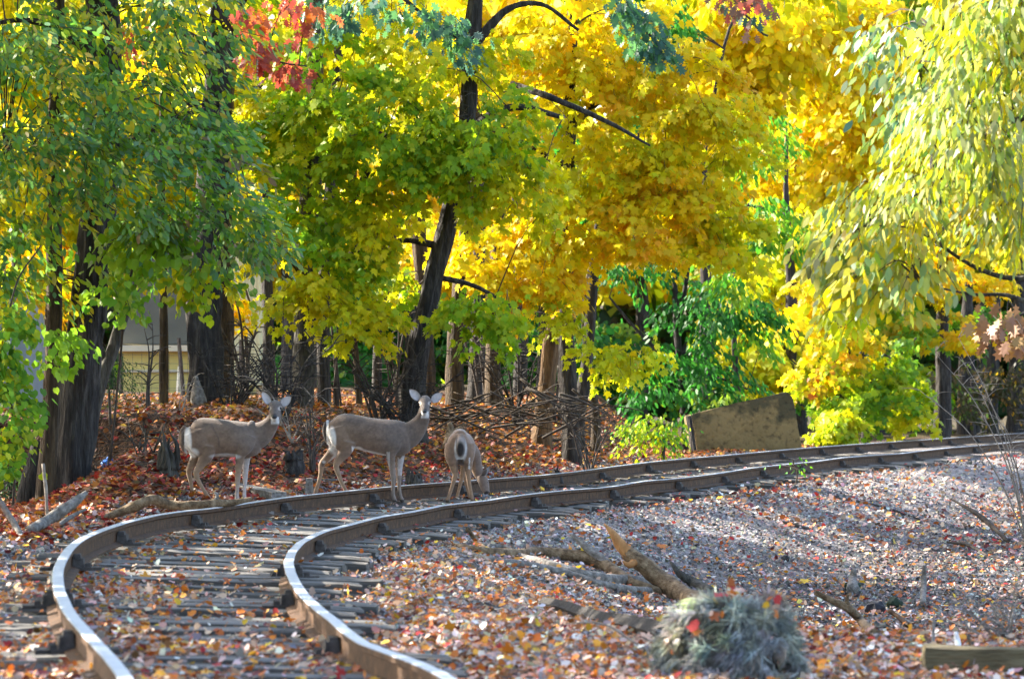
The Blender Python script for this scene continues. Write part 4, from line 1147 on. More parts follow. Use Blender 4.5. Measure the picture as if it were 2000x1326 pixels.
for lab, pts, ws, mt in [
    ('dark stick lying flat on the gravel below the rail', [(1580, 1033, 0), (1540, 1022, .6), (1495, 1010, 1.2)], [6, 8, 5], M_TWIG),
    ('long thin curved stick high on the slope at right', [(1800, 1015, 0), (1740, 995, 1.5), (1690, 982, 2.2), (1632, 972, 2.8)], [3, 5, 5, 4], M_TWIG),
    ('dark straight stick sloping down at the right edge', [(1970, 1058, 0), (1920, 1012, .6), (1862, 976, 1.2)], [8, 11, 4], M_TWIG),
    ('short dark stick on the slope under the right edge stick', [(1930, 1085, 0), (1890, 1064, .5), (1850, 1058, .8)], [4, 7, 4], M_TWIG),
    ('bent twig lying across the dark plank', [(1275, 1275, 0), (1230, 1248, .1), (1190, 1222, .15), (1150, 1215, .15), (1105, 1218, .2)], [4, 5, 5, 4, 3], M_TWIG_PALE),
    ('thin dark twig lying between rail and forked branch', [(1475, 1010, 0), (1440, 990, 1), (1410, 975, 1.7)], [4, 5, 3], M_TWIG),
    ('pale bark sliver among the gravel at middle right', [(1215, 1012, 0), (1190, 1004, .3), (1160, 1002, .4)], [4, 6, 3], M_WOOD_GREY)]:
    stick('thin_stick', lab, 'stick', pts, ws, mt, 6, 14, 0.3, group='sticks on the gravel slope')

def rock(label, x, y, w, h, colr):
    p = gp(x, y); s_ = p.y / FPX
    V = [p + Vector((v[0] * w * 0.5 * s_, v[1] * w * 0.45 * s_, v[2] * h * 0.5 * s_ + h * 0.3 * s_)) * 1.0 + Vector((noise.noise(Vector(v) * 1.7 + p), noise.noise(Vector(v) * 1.9 + p * 2), noise.noise(Vector(v) * 1.8 - p))) * w * 0.16 * s_ for v in ICO2[0]]
    o = mesh_obj('rock', V, ICO2[1], M_ROCK, None, cols=np.tile(colr, (len(V), 1)))
    o2 = tag(o, label, 'rock', 'rocks on the slope')
rock('black rounded rock beside the forked stick', 1710, 1198, 44, 34, (0.02, 0.02, 0.026))
rock('dark green mossy rock right of the black rock', 1748, 1186, 34, 26, (0.02, 0.032, 0.018))
rock('mossy green rock at the foot of the broken stump', 1664, 1152, 34, 28, (0.022, 0.04, 0.022))
rock('low dark rock under the forked stick', 1716, 1230, 40, 18, (0.035, 0.038, 0.036))
rock('small black rock on the upper gravel', 1534, 1095, 20, 14, (0.02, 0.02, 0.02))
rock('flat grey rock among leaves left of the timber', 1612, 1244, 40, 10, (0.33, 0.33, 0.31))
rock('pale clod of mud between rails beside the doe forefeet', 735, 994, 34, 20, (0.27, 0.24, 0.235))
rock('grey clod between rails left of the doe forefeet', 705, 998, 30, 18, (0.25, 0.225, 0.22))
rock('dark clod right in front of the doe forefeet', 762, 1000, 26, 14, (0.15, 0.135, 0.13))

# old timber at the lower right corner
def timber():
    a = gp(1822, 1316); 
    c = a + Vector((0.52, 0.12, 0.05))
    M = Matrix.Rotation(math.radians(-4), 3, 'Z') @ Matrix.Rotation(math.radians(1.5), 3, 'Y')
    bm = bmesh.new()
    L_, W_, H_ = 1.1, 0.24, 0.16
    ids = {}
    nu, nv, nw = 14, 4, 4
    def vert(i, j, k):
        if (i, j, k) not in ids:
            p = Vector((-L_/2 + L_*i/nu, -W_/2 + W_*j/nv, -H_/2 + H_*k/nw))
            q = p * 7
            p += Vector((noise.noise(q) * 0.03 * (i in (0, nu)), noise.noise(q + Vector((5, 0, 0))) * 0.012, noise.noise(Vector((p.x * 3, p.y * 22, p.z * 4))) * 0.016))
            ids[(i, j, k)] = bm.verts.new(M @ p)
        return ids[(i, j, k)]
    for i in range(nu):
        for j in range(nv):
            bm.faces.new((vert(i,j,0), vert(i,j+1,0), vert(i+1,j+1,0), vert(i+1,j,0)))
            bm.faces.new((vert(i,j,nw), vert(i+1,j,nw), vert(i+1,j+1,nw), vert(i,j+1,nw)))
        for k in range(nw):
            bm.faces.new((vert(i,0,k), vert(i+1,0,k), vert(i+1,0,k+1), vert(i,0,k+1)))
            bm.faces.new((vert(i,nv,k), vert(i,nv,k+1), vert(i+1,nv,k+1), vert(i+1,nv,k)))
    for j in range(nv):
        for k in range(nw):
            bm.faces.new((vert(0,j,k), vert(0,j,k+1), vert(0,j+1,k+1), vert(0,j+1,k)))
            bm.faces.new((vert(nu,j,k), vert(nu,j+1,k), vert(nu,j+1,k+1), vert(nu,j,k+1)))
    me = bpy.data.meshes.new('old_timber'); bm.to_mesh(me); bm.free()
    me.materials.append(noisy_mat('mossy_timber', [(0.3, (0.025, 0.02, 0.012)), (0.5, (0.12, 0.095, 0.05)), (0.7, (0.24, 0.19, 0.11))], 5, 0.9, 0.9, 30, (0.2, 1.5, 1.5)))
    o = bpy.data.objects.new('old_timber', me); col.objects.link(o); o.location = c
    tag(o, 'split mossy old timber lying at the lower right corner', 'timber')
timber()

# logs and wood on the left side
stick('curved_log', 'curved barkless log lying at the feet of the leftmost doe', 'log',
      [(190, 1012, 0), (235, 1000, 0), (270, 985, 0), (298, 975, .1), (330, 985, .2), (370, 987, .2), (420, 983, .3), (450, 982, .4), (492, 974, .5)], [8, 18, 22, 20, 20, 19, 18, 15, 8], M_WOOD, 10, 36, parts=[
      ([(415, 983, .3), (424, 970, .3), (420, 960, .3)], [9, 7, 4], M_WOOD_GREY, 'limb')])
stick('broken_log', 'pale log with dark split end leaning in front of the big trunk', 'log',
      [(58, 1036, 0), (90, 1018, .1), (125, 995, .2), (150, 978, .3), (168, 962, .4)], [20, 23, 23, 20, 9], M_WOOD_GREY, 10, 20)
stick('broken_branch', 'short grey branch leaning right of the pale log', 'branch', [(112, 1026, 0), (140, 1008, .1), (168, 994, .2)], [9, 9, 5], M_WOOD_GREY, 7, 12)
stick('grey_branch', 'bare grey branch at the lower left corner under the shed', 'branch', [(42, 1046, 0), (20, 1010, 0), (-6, 970, 0)], [11, 13, 12], M_WOOD_GREY, 8, 12, parts=[([(26, 1030, 0), (38, 1015, 0)], [5, 2], None, 'twig')])
stick('thin_stick', 'pale thin stick standing upright before the left trunks', 'stick', [(92, 1020, -.3), (90, 960, -.3), (84, 905, -.3)], [5, 8, 7], M_TWIG_PALE, 6, 10)
stick('thin_stick', 'pale twig lying beside the left rail', 'stick', [(55, 1072, 0), (20, 1080, 0), (-10, 1086, 0)], [7, 8, 8], M_WOOD_GREY, 6, 8)
def rot_stump(label, x, y0, y1, w, Y, mat, spikes=7, seed=1):
    rs = random.Random(seed)
    p = W(x, y0, Y); p.z = min(p.z, g1(p.x, Y) + 0.02)
    root = empty('rotten_stump', p); tag(root, label, 'stump')
    hgt = (y0 - y1) * Y / FPX; r = w * 0.5 * Y / FPX
    mb = MB(); mb.tube([p + Vector((0, 0, -0.1)), p + Vector((0.02, 0, hgt * 0.3)), p + Vector((0.0, 0, hgt * 0.62))], [r * 1.25, r * 0.95, r * 0.8], 14, 12, rough=0.35, freq=8, ridge=0.35)
    mb.build('trunk', mat, root, True)
    for i in range(spikes):
        a = 2 * math.pi * i / spikes
        q = p + Vector((math.cos(a) * r * 0.65, math.sin(a) * r * 0.5, hgt * 0.5))
        hh = hgt * rs.uniform(0.3, 0.55)
        mb = MB(); mb.tube([q, q + Vector((rs.uniform(-.03, .03), 0, hh * 0.6)), q + Vector((rs.uniform(-.06, .06), 0, hh))], [r * 0.42, r * 0.28, r * 0.05], 6, 8, rough=0.4, freq=9)
        mb.build('splinter', mat, root, True)
rot_stump('tall rotten stump left of the leftmost doe', 328, 985, 850, 42, 39.2, M_BARK_GREY, 8, 2)
rot_stump('low shredded grey stump right of the middle doe forelegs', 808, 945, 885, 36, 43.2, M_BARK_GREY, 9, 3)
rot_stump('small dark stump on the leafy mound by the rail', 1090, 912, 868, 16, 47.8, M_BARK_DARK, 5, 4)
rot_stump('dark short stump between the two does', 572, 920, 875, 40, 42.5, M_BARK_DARK, 6, 5)
def beam():
    a = W(392, 945, 40.4); b_ = W(545, 975, 39.2)
    mb = MB(); P = [a, (a + b_) / 2, b_]
    d = (b_ - a).normalized(); M = Matrix((d, Vector((-d.y, d.x, 0)).normalized(), Vector((0, 0, 1)))).transposed()
    mb.box((a + b_) / 2, ((b_ - a).length, 0.2, 0.16), M)
    o = mb.build('grey_beam', M_WOOD_GREY); tag(o, 'grey squared beam lying on red leaves behind the leftmost doe', 'beam')
beam()
stick('iron_pipe', 'dark pipe lying on red leaves behind the middle doe', 'pipe', [(662, 938, 0), (620, 938, 0), (586, 938, .1)], [7, 7, 7], M_IRON, 8, 6, 0.0)
def chock():
    p = W(604, 952, 39.6); mb = MB()
    mb.box(p + Vector((0, 0, 0.02)), (0.085, 0.1, 0.17), None, 0, 0.2)
    o = mb.build('marker_post', M_WOOD_GREY); tag(o, 'small grey post top just behind the rail between the two does', 'post')
chock()
def blue_scrap():
    p = W(205, 905, 41.8)
    root = empty('blue_scrap', p); tag(root, 'crumpled bright blue plastic scrap among the left undergrowth', 'plastic scrap')
    m = noisy_mat('blue_plastic', [(0.3, (0.01, 0.06, 0.30)), (0.7, (0.05, 0.2, 0.6))], 8, 0.35, 0.5, 20)
    for i, (dx, dz, r) in enumerate(((0, 0, 0.05), (0.05, 0.05, 0.04), (0.09, -0.02, 0.045), (0.02, -0.07, 0.035))):
        V = [p + Vector((dx, 0, dz)) + Vector(v) * r + Vector((noise.noise(Vector(v) * 3), 0, noise.noise(Vector(v) * 3 + Vector((4, 4, 4))))) * r * 0.5 for v in ICO2[0]]
        mesh_obj('crumpled_fold', V, ICO2[1], m, root)
blue_scrap()

# ------------------------------------------------------------------ the grey needle bush in the foreground
def juniper():
    c = gp(1430, 1325); c = c + Vector((0, 0.05, -0.02))
    root = empty('grey_bush', c); tag(root, 'dead blue grey needle bush strewn with orange leaves in the foreground', 'bush')
    sx = 0.5 * 262 * c.y / FPX; hz = 172 * c.y / FPX
    M_N = leaf_mat('grey_needles', 0.3, 0.15, 0.7, 1.0)
    nt_, per = 230, 85
    n = nt_ * per
    th = RNG.uniform(0, 2 * math.pi, nt_); ph = np.arccos(RNG.uniform(-0.05, 1, nt_))
    U = np.stack([np.sin(ph) * np.cos(th), np.sin(ph) * np.sin(th), np.cos(ph)], 1)
    U /= (np.abs(U) ** 2.4).sum(1)[:, None] ** (1 / 2.4)
    lump = 0.84 + 0.22 * vnoise(U[:, 0] * 3 + 5, U[:, 2] * 3 + U[:, 1] * 2 + 9, 7)
    root_p = np.array(c) + U * lump[:, None] * np.array([sx, sx * 0.9, hz])
    ax = U * np.array([0.75, 0.75, 0.4]) + np.array([-0.28, -0.2, -0.45]) + RNG.normal(0, 0.2, (nt_, 3))
    tc_ = pick([(4, (0.56, 0.58, 0.58)), (3, (0.70, 0.70, 0.68)), (2, (0.42, 0.46, 0.47)), (1.6, (0.60, 0.56, 0.48)), (0.5, (0.3, 0.27, 0.23))], nt_, 0.12)
    k = np.repeat(np.arange(nt_), per)
    P = root_p[k] + RNG.normal(0, 0.016, (n, 3))
    tip = ax[k] + RNG.normal(0, 0.3, (n, 3))
    NEED = outline(mirror([(0, 0), (0.030, 0.15), (0.026, 0.6), (0, 1.0)]), 0.1, 0.45)
    cs = tc_[k] * RNG.uniform(0.6, 1.3, (n, 1))
    o = scatter('needle_sprays', NEED, P, frames(tip, RNG.normal(0, 0.45, (n, 3)) + U[k]), RNG.uniform(0.04, 0.11, n), cs, M_N, root); o['kind'] = 'stuff'
    V = [np.array(c) + np.array(v) * np.array([sx, sx * 0.9, hz]) * 0.74 for v in ICO2[0]]
    mesh_obj('core', V, ICO2[1], noisy_mat('bush_core', [(0.3, (0.08, 0.085, 0.085)), (0.7, (0.2, 0.21, 0.21))], 30, 0.95, 0.6), root)
    # leaves caught on the bush, each a thing of its own
    CL = [('orange', ORANGE), ('yellow', YEL), ('pinkish', PINK), ('rust brown', RUSTY), ('red', RED), ('pale', PALE)]
    WH = ['low on the left flank', 'high on the left shoulder', 'at the very top', 'high on the right shoulder']
    BL = [CL[i % 6][0] + ' leaf caught ' + WH[i // 6] + ' of the grey bush' for i in range(24)]
    for i in range(24):
        a = [-2.5, -2.1, -1.5, -0.8][i // 6] + RNG.uniform(-0.3, 0.3); e = [1.15, 0.7, 0.22, 0.75][i // 6] + RNG.uniform(-0.2, 0.2)
        dd = np.array([math.cos(a) * math.sin(e), math.sin(a) * math.sin(e), math.cos(e)])
        dd = dd / (np.abs(dd) ** 2.6).sum() ** (1 / 2.6)
        p = np.array(c) + dd * np.array([sx, sx * 0.9, hz]) * 1.04 + np.array([0, -0.03, 0.01])
        big = RNG.random() < 0.3
        tm = [MAPLE, DRY, OVAL][RNG.integers(3)]
        s_ = RNG.uniform(0.07, 0.10) if big else RNG.uniform(0.04, 0.065)
        o = scatter('fallen_leaf', tm, p[None], frames(RNG.normal(size=(1, 3)), dd[None] + RNG.normal(0, 0.3, (1, 3))), [s_], np.array([CL[i % 6][1]]), M_LITTER)
        tag(o, BL[i], 'leaf', 'leaves caught on the grey bush')
juniper()

# ------------------------------------------------------------------ trees: trunk, limbs, crown
G1 = (0.075, 0.20, 0.03); G2 = (0.13, 0.30, 0.035); G3 = (0.085, 0.23, 0.11); G4 = (0.16, 0.28, 0.14)
YG1 = (0.21, 0.38, 0.010); YG2 = (0.36, 0.45, 0.010); YG3 = (0.52, 0.52, 0.010)
Y1 = (0.74, 0.59, 0.006); Y2 = (0.78, 0.53, 0.006); Y3 = (0.64, 0.58, 0.008); O1 = (0.76, 0.40, 0.010); O2 = (0.60, 0.17, 0.02)
DG1 = (0.025, 0.130, 0.022); DG2 = (0.035, 0.185, 0.025); DG3 = (0.06, 0.25, 0.03)
R1 = (0.38, 0.055, 0.045); R2 = (0.36, 0.10, 0.06); TEAL1 = (0.05, 0.135, 0.10); TEAL2 = (0.08, 0.19, 0.14)
PALG = (0.30, 0.36, 0.16); PALW = (0.50, 0.50, 0.28)
PAL_LEFT = [(4, G2), (2, G1), (1.4, G3), (1.2, G4), (2.4, YG2), (1.2, Y1), (0.5, O1)]
PAL_LEFT2 = [(2, G3), (2, G4), (3.5, G2), (2, YG1), (1, YG2), (0.5, (0.28, 0.22, 0.10)), (0.4, Y1), (0.2, R2)]
PAL_MG = [(4.5, YG1), (4, YG2), (2, YG3), (1.5, G2), (0.8, Y1)]
PAL_MYG = [(2, YG2), (4, YG3), (3, Y3), (2, Y1)]
PAL_MY = [(3.2, Y1), (3.6, Y2), (3.2, Y3), (0.35, O1), (2.2, YG3)]
PAL_MO = [(3.2, Y2), (1.3, O1), (3.2, Y1), (1.2, YG3), (0.12, O2)]
PAL_DG = [(4, DG1), (4, DG2), (1.6, DG3), (0.3, YG2)]
PAL_LG = [(3, DG3), (3, (0.10, 0.33, 0.02)), (2, YG1), (1, YG2)]
PAL_RED = [(3, R1), (2, R2), (1, O2)]
PAL_TEAL = [(3, TEAL1), (3, TEAL2), (0.6, G2)]
PAL_RF = [(3, PALG), (2.6, YG3), (1.8, Y1), (2.6, (0.17, 0.31, 0.10)), (1.0, Y2), (1.0, PALW), (2, YG2), (1, (0.12, 0.24, 0.08))]
PAL_BG = [(3, Y1), (2, Y2), (2, YG2), (0.8, O1), (2.6, Y3), (1.4, YG3), (0.3, R2)]
PAL_BGG = [(3, YG1), (3, YG2), (2, DG3), (1.2, Y3), (0.6, O1)]

def RG(x, y, rx, ry, Y, dY, n, m, size, pal, tm=MAPLE_LO, flow=(0, 0, -0.25), droop=0.7, ls=0.5, spread=0.16):
    return dict(x=x, y=y, rx=rx, ry=ry, Y=Y, dY=dY, n=n, m=m, size=size, pal=pal, tm=tm, flow=flow, droop=droop, ls=ls, spread=spread)

LEAF_BIN = {}
def single_leaves(root, tm, P, R, S, C, mat, n):
    """the n leaves that show largest become parts of their own; returns the mask of the rest"""
    px = 1000 + FPX * P[:, 0] / P[:, 1]; py = YH + FPX * (HC - P[:, 2]) / P[:, 1]
    face = np.abs(R[:, 1, 2]) * S / P[:, 1]
    face = np.where((px > 5) & (px < 1995) & (py > 5) & (py < 1320), face, 0) * np.exp(-2.0 * (P[:, 1] - P[:, 1].min()))
    order = np.argsort(-face)[:n]; order = order[face[order] > 0]
    base = np.array(world_loc(root))
    for i in order:
        key = (id(tm), mat.name, tuple(np.round(C[i] * 9).astype(int)))
        if key not in LEAF_BIN:
            me = bpy.data.meshes.new('leaf'); me.from_pydata([tuple(v) for v in tm[0]], [], tm[1]); me.materials.append(mat)
            set_cols(me, np.tile(C[i], (len(tm[0]), 1))); LEAF_BIN[key] = me
        o = bpy.data.objects.new('leaf', LEAF_BIN[key]); col.objects.link(o); o.parent = root
        M = Matrix([list(r) for r in R[i] * S[i]]).to_4x4(); M.translation = Vector(P[i] - base)
        o.matrix_basis = M
    keep = np.ones(len(P), bool); keep[order] = False
    return keep

def crown(root, regions, limb_pts, mat=None, twig_mat=None, name='crown', joins=True, singles=0, bare=()):
    groups = {}
    tw = MB()
    limb_pts = np.asarray(limb_pts) if len(limb_pts) else None
    for g in regions:
        c = np.array(W(g['x'], g['y'], g['Y'])); k = g['Y'] / FPX
        rad = np.array([g['rx'] * k, g['dY'], g['ry'] * k])
        n, m = g['n'], g['m']
        U = RNG.normal(size=(n, 3)); U /= np.linalg.norm(U, axis=1)[:, None]
        C = c + U * (RNG.random((n, 1)) ** 0.42) * rad
        out = U * np.array([1, 1, 0.25]) * 0.8 + np.asarray(g['flow']) + RNG.normal(0, 0.35, (n, 3)) * np.array([1, 1, 0.4])
        out /= np.linalg.norm(out, axis=1)[:, None]
        sd = np.cross(out, np.array([0, 0, 1.0])); sd /= np.linalg.norm(sd, axis=1)[:, None] + 1e-9
        ls = g['ls'] * RNG.uniform(0.7, 1.3, n)
        t = RNG.random((n, m)) * 1.0
        lat = RNG.normal(0, g['spread'], (n, m)); ver = RNG.normal(0, g['spread'] * 0.4, (n, m))
        P = C[:, None] + out[:, None] * ((t - 0.5) * ls[:, None])[..., None] + sd[:, None] * (lat * (1.15 - 0.6 * t))[..., None]
        P[..., 2] += ver - 0.22 * ls[:, None] * t ** 2
        tip = out[:, None] * 0.7 + sd[:, None] * np.sign(lat)[..., None] * 0.6 + RNG.normal(0, 0.35, (n, m, 3)) + np.array([0, 0, -g['droop']])
        nr = np.array([0, -0.25, 1.0]) + RNG.normal(0, 0.55, (n, m, 3))
        cc = pick(g['pal'], n, 0.1)[:, None] * 0.45 + pick(g['pal'], n * m, 0.14).reshape(n, m, 3) * 0.55
        szs = g['size'] * RNG.uniform(0.65, 1.2, (n, m))
        L_ = groups.setdefault(id(g['tm']), [g['tm'], [], [], [], [], []])
        L_[1].append(P.reshape(-1, 3)); L_[2].append(tip.reshape(-1, 3)); L_[3].append(nr.reshape(-1, 3)); L_[4].append(szs.ravel()); L_[5].append(cc.reshape(-1, 3))
        if joins:
            for i in range(n):
                a = C[i] - out[i] * ls[i] * 0.5; e = C[i] + out[i] * ls[i] * 0.5 - np.array([0, 0, 0.22 * ls[i]])
                P3 = [a, (a + e) / 2 + np.array([0, 0, 0.03]), e]
                R3 = [0.005, 0.004, 0.0015]
                if limb_pts is not None and i % 3 == 0:
                    dd = np.linalg.norm(limb_pts - a, axis=1) + 0.6 * np.maximum(0, limb_pts[:, 2] - a[2])
                    b0 = limb_pts[np.argmin(dd)]
                    if 0.15 < np.linalg.norm(b0 - a) < 1.7:
                        P3 = [b0, (b0 + a) / 2 + np.array([0, 0, 0.12 * np.linalg.norm(b0 - a)])] + P3
                        R3 = [0.011, 0.008] + R3
                tw.tube(P3, R3, 3, len(P3) * 2, cap=False)
    ntot = sum(len(q) for g_ in groups.values() for q in g_[1])
    for tm, a, b_, c_, d_, e_ in groups.values():
        P = np.concatenate(a)
        Rf, S_, C_ = frames(np.concatenate(b_), np.concatenate(c_)), np.concatenate(d_), np.concatenate(e_)
        kp = np.ones(len(P), bool)
        for (bx, bz, br) in bare:                       # gaps in the crown where the trunk shows
            kp &= ~((np.abs(P[:, 0] - bx) < br) & (np.abs(P[:, 2] - bz) < br * 1.6))
        P, Rf, S_, C_ = P[kp], Rf[kp], S_[kp], C_[kp]; kp = kp[kp]
        if singles: kp = single_leaves(root, tm, P, Rf, S_, C_, mat or M_LEAF, max(20, int(singles * len(P) / ntot)))
        if kp.any():
            o = scatter(name, tm, P[kp], Rf[kp], S_[kp], C_[kp], mat or M_LEAF, root)
            o['kind'] = 'stuff'
    if joins and tw.v:
        o = tw.build('twigs', twig_mat or M_TWIG, root); o['kind'] = 'stuff'

def tree(name, label, trunk, Y, bark, limbs=(), regions=(), cat='tree', group=None, leafmat=None, sides=18, ridge=0.22, rings=40, ground=True, flare=1.35, singles=0, bare=()):
    """trunk and limbs in photo pixels (x, y, width[, dY]); regions from RG"""
    base = W(trunk[0][0], trunk[0][1], Y)
    gz0 = g1(base.x, Y)
    if ground: base.z = gz0
    root = empty(name, base); tag(root, label, cat, group)
    P = [np.array(W(p[0], p[1], Y + (p[3] if len(p) > 3 else 0))) for p in trunk]
    R = [p[2] * 0.5 * Y / FPX for p in trunk]
    if ground:
        P.insert(0, np.array([base.x, Y, gz0 - 0.15])); R.insert(0, R[0] * flare)
    P = [P[0]] + [q + np.array([0.05 * math.sin(7.3 * j + len(label)), 0, 0]) * (0 < j) * (R[j] < 0.16) for j, q in enumerate(P)][1:]
    mb = MB(); mb.tube(P, R, sides, rings, rough=0.22, freq=2.2, ridge=ridge, seed=abs(hash(label)) % 97 * 0 + len(label))
    mb.build('trunk', bark, root, True)
    lp = list(catmull(P, 30)[12:])
    for lb in limbs:
        Q = [np.array(W(p[0], p[1], Y + (p[3] if len(p) > 3 else 0))) for p in lb]
        m2 = MB(); m2.tube(Q, [p[2] * 0.5 * Y / FPX for p in lb], 8, 18, rough=0.2, freq=5, ridge=0.1)
        m2.build('limb', bark, root, True)
        lp += list(catmull(Q, 14))
    if regions: crown(root, regions, lp, leafmat, singles=singles, bare=bare)
    return root

# --- the big dark tree at the left and its green crown
FL = (0.55, -0.3, -0.25)
tree('left_tree', 'big dark ridged trunk at the left under green foliage', [(132, 1000, 88), (150, 800, 76), (172, 610, 68), (188, 420, 64), (203, 200, 62), (200, 0, 60), (205, -250, 56), (220, -560, 30)], 40, M_BARK_DARK,
     [[(205, 310, 34), (270, 270, 20), (340, 230, 12, -.6), (430, 210, 6, -1)], [(200, 120, 30), (120, 60, 18), (40, 40, 10), (-60, 60, 6)], [(195, 400, 24), (100, 330, 14, -.8), (10, 300, 8, -1.2)], [(205, 0, 30), (300, -90, 20), (420, -120, 10)]],
     [RG(70, 130, 200, 130, 38, 1.2, 55, 36, 0.112, PAL_LEFT, OVAL, FL, 0.5), RG(280, 190, 200, 130, 38.2, 1.2, 44, 35, 0.112, PAL_LEFT, OVAL, FL, 0.5),
      RG(60, 330, 160, 130, 37.6, 1.0, 46, 36, 0.112, PAL_LEFT, OVAL, FL, 0.5), RG(250, 330, 150, 110, 37.6, 1.0, 34, 35, 0.112, PAL_LEFT2, OVAL, FL, 0.4),
      RG(400, 300, 130, 90, 38, 0.9, 31, 33, 0.115, PAL_LEFT2, OVAL, FL, 0.4), RG(460, 430, 110, 70, 38.4, 0.8, 20, 32, 0.12, PAL_LEFT2, OVAL, FL, 0.4),
      RG(30, 500, 130, 90, 38, 0.9, 28, 33, 0.112, PAL_LEFT, OVAL, FL, 0.6), RG(330, 430, 110, 60, 38.2, 0.8, 17, 30, 0.115, PAL_LEFT2, OVAL, FL, 0.5),
      RG(70, 560, 120, 70, 39.8, 0.7, 16, 34, 0.105, [(3, YG2), (2, G2), (1.5, Y1), (1, O1)], OVAL, FL, 0.6), RG(240, 500, 90, 50, 40.2, 0.6, 10, 32, 0.105, [(3, YG1), (2, G2), (1, Y1)], OVAL, FL, 0.6), RG(350, 40, 200, 80, 39, 1.3, 28, 32, 0.115, PAL_LEFT, OVAL, FL, 0.5),
      RG(100, -160, 330, 180, 40, 2.2, 50, 34, 0.13, PAL_LEFT, KITE, FL), RG(180, -480, 330, 200, 41, 2.6, 80, 30, 0.17, PAL_LEFT, KITE, FL), RG(150, -800, 380, 230, 41.5, 3.0, 100, 28, 0.2, PAL_LEFT, KITE, FL)], leafmat=M_LEAFG, sides=34, ridge=0.3, rings=90, singles=290)
tree('left_slim_tree', 'slim brown trunk left of the big dark trunk', [(86, 1005, 36), (91, 800, 32), (98, 600, 30), (106, 400, 30), (118, 150, 24), (130, -150, 16)], 39.2, M_BARK_BROWN, (),
     [RG(110, -60, 160, 120, 39, 1.2, 14, 34, 0.09, PAL_LEFT, KITE, FL)], leafmat=M_LEAFG, sides=22, ridge=0.25, rings=60)
tree('leaning_tree', 'grey leaning stem crossing right of the big trunk', [(150, 980, 26), (170, 850, 24), (188, 745, 24), (215, 690, 24), (245, 625, 22), (272, 565, 16), (300, 500, 9)], 41.2, M_BARK_GREY,
     [[(205, 705, 12), (185, 640, 8), (175, 600, 5)]], [RG(270, 520, 90, 50, 40.5, 0.7, 10, 34, 0.09, PAL_LEFT, OVAL)], sides=14, rings=40)
tree('dead_trunk', 'leaning dark dead trunk at the foot of the left trees', [(52, 1010, 46), (70, 930, 34), (78, 860, 18)], 40.6, M_BARK_DARK, sides=14, rings=20)

# --- grape vine with broad leaves
v = empty('grape_vine', W(40, 900, 37)); tag(v, 'vine with broad yellow green leaves hanging at the left edge', 'vine')
mb = MB(); mb.tube([W(25, 1000, 37.3), W(30, 850, 37.2), W(10, 700, 37.1), W(30, 560, 37), W(80, 480, 37)], [0.015, 0.013, 0.012, 0.01, 0.008], 6, 24); mb.build('stem', M_TWIG, v, True)
crown(v, [RG(10, 650, 60, 90, 36.8, 0.35, 12, 36, 0.088, [(3, YG1), (1.6, YG2), (4, G2), (1, G1), (0.7, Y1)], ROUND, (0.2, -0.5, -0.3), 1.0, 0.35), RG(15, 790, 50, 100, 36.8, 0.35, 12, 32, 0.088, [(3, YG1), (1.6, YG2), (4, G2), (1, G1), (0.7, Y3)], ROUND, (0.2, -0.5, -0.3), 1.0, 0.35),
          RG(-10, 900, 50, 60, 36.8, 0.3, 6, 28, 0.088, [(2, YG2), (1, Y3), (4, G2)], ROUND, (0.2, -0.5, -0.3), 1.0, 0.35)], [], singles=290)
v = empty('grape_vine', W(300, 560, 38.5)); tag(v, 'vine with large round green leaves hanging above the house wall', 'vine')
mb = MB(); mb.tube([W(215, 900, 39.4), W(235, 700, 39.2), W(250, 560, 38.8), W(290, 470, 38.6), W(390, 450, 38.4), W(470, 480, 38.2)], [0.016, 0.014, 0.013, 0.012, 0.008, 0.005], 6, 28); mb.build('stem', M_TWIG, v, True)
crown(v, [RG(300, 470, 100, 45, 38.2, 0.4, 11, 22, 0.12, [(3, YG1), (2, G2), (2, YG2), (1, (0.22, 0.20, 0.08))], ROUND, (0.2, -0.5, -0.3), 1.0, 0.35), RG(380, 545, 100, 40, 38.4, 0.5, 11, 24, 0.10, [(3, YG1), (3, YG2), (1, G2), (1, Y1)], ROUND, (0.2, -0.5, -0.3), 1.0, 0.35),
          RG(230, 560, 70, 50, 38.4, 0.4, 8, 22, 0.10, [(2, YG1), (3, YG2), (2, G2)], ROUND, (0.2, -0.5, -0.3), 1.0, 0.35), RG(500, 490, 90, 40, 38.6, 0.5, 9, 26, 0.10, [(3, G4), (2, (0.25, 0.25, 0.14)), (2, G3)], OVAL, (0.4, -0.5, -0.3), 0.7, 0.35),
          RG(110, 660, 50, 60, 38.2, 0.3, 6, 20, 0.10, [(3, YG1), (2, G2)], ROUND, (0.2, -0.5, -0.3), 1.0, 0.35)], [], M_LEAFG, singles=290)

# --- trunks in the middle wood (x, y, width)
tree('dark_tree', 'thick dark trunk with a grey split stub behind the leftmost doe', [(408, 815, 78), (402, 720, 70), (398, 600, 66), (412, 400, 60), (424, 200, 52), (432, 60, 46), (440, -250, 30)], 50, M_BARK_DARK,
     [[(428, 140, 28), (400, 90, 20), (350, 60, 12)], [(430, 60, 24), (500, -30, 14), (560, -60, 8)]],
     [RG(360, 0, 200, 90, 50, 1.6, 14, 32, 0.13, PAL_MYG), RG(430, -230, 360, 170, 50, 2.4, 60, 30, 0.18, PAL_MYG, KITE), RG(450, -520, 420, 200, 50.5, 3.0, 80, 28, 0.22, PAL_MYG, KITE), RG(300, 90, 150, 90, 51, 1.2, 12, 30, 0.12, PAL_MO)], sides=28, rings=70, ridge=0.28)
st_ = MB(); st_.tube([W(392, 822, 49.4), W(388, 780, 49.4), W(384, 735, 49.45)], [0.16, 0.11, 0.02], 10, 14, rough=0.4, freq=7, ridge=0.3)
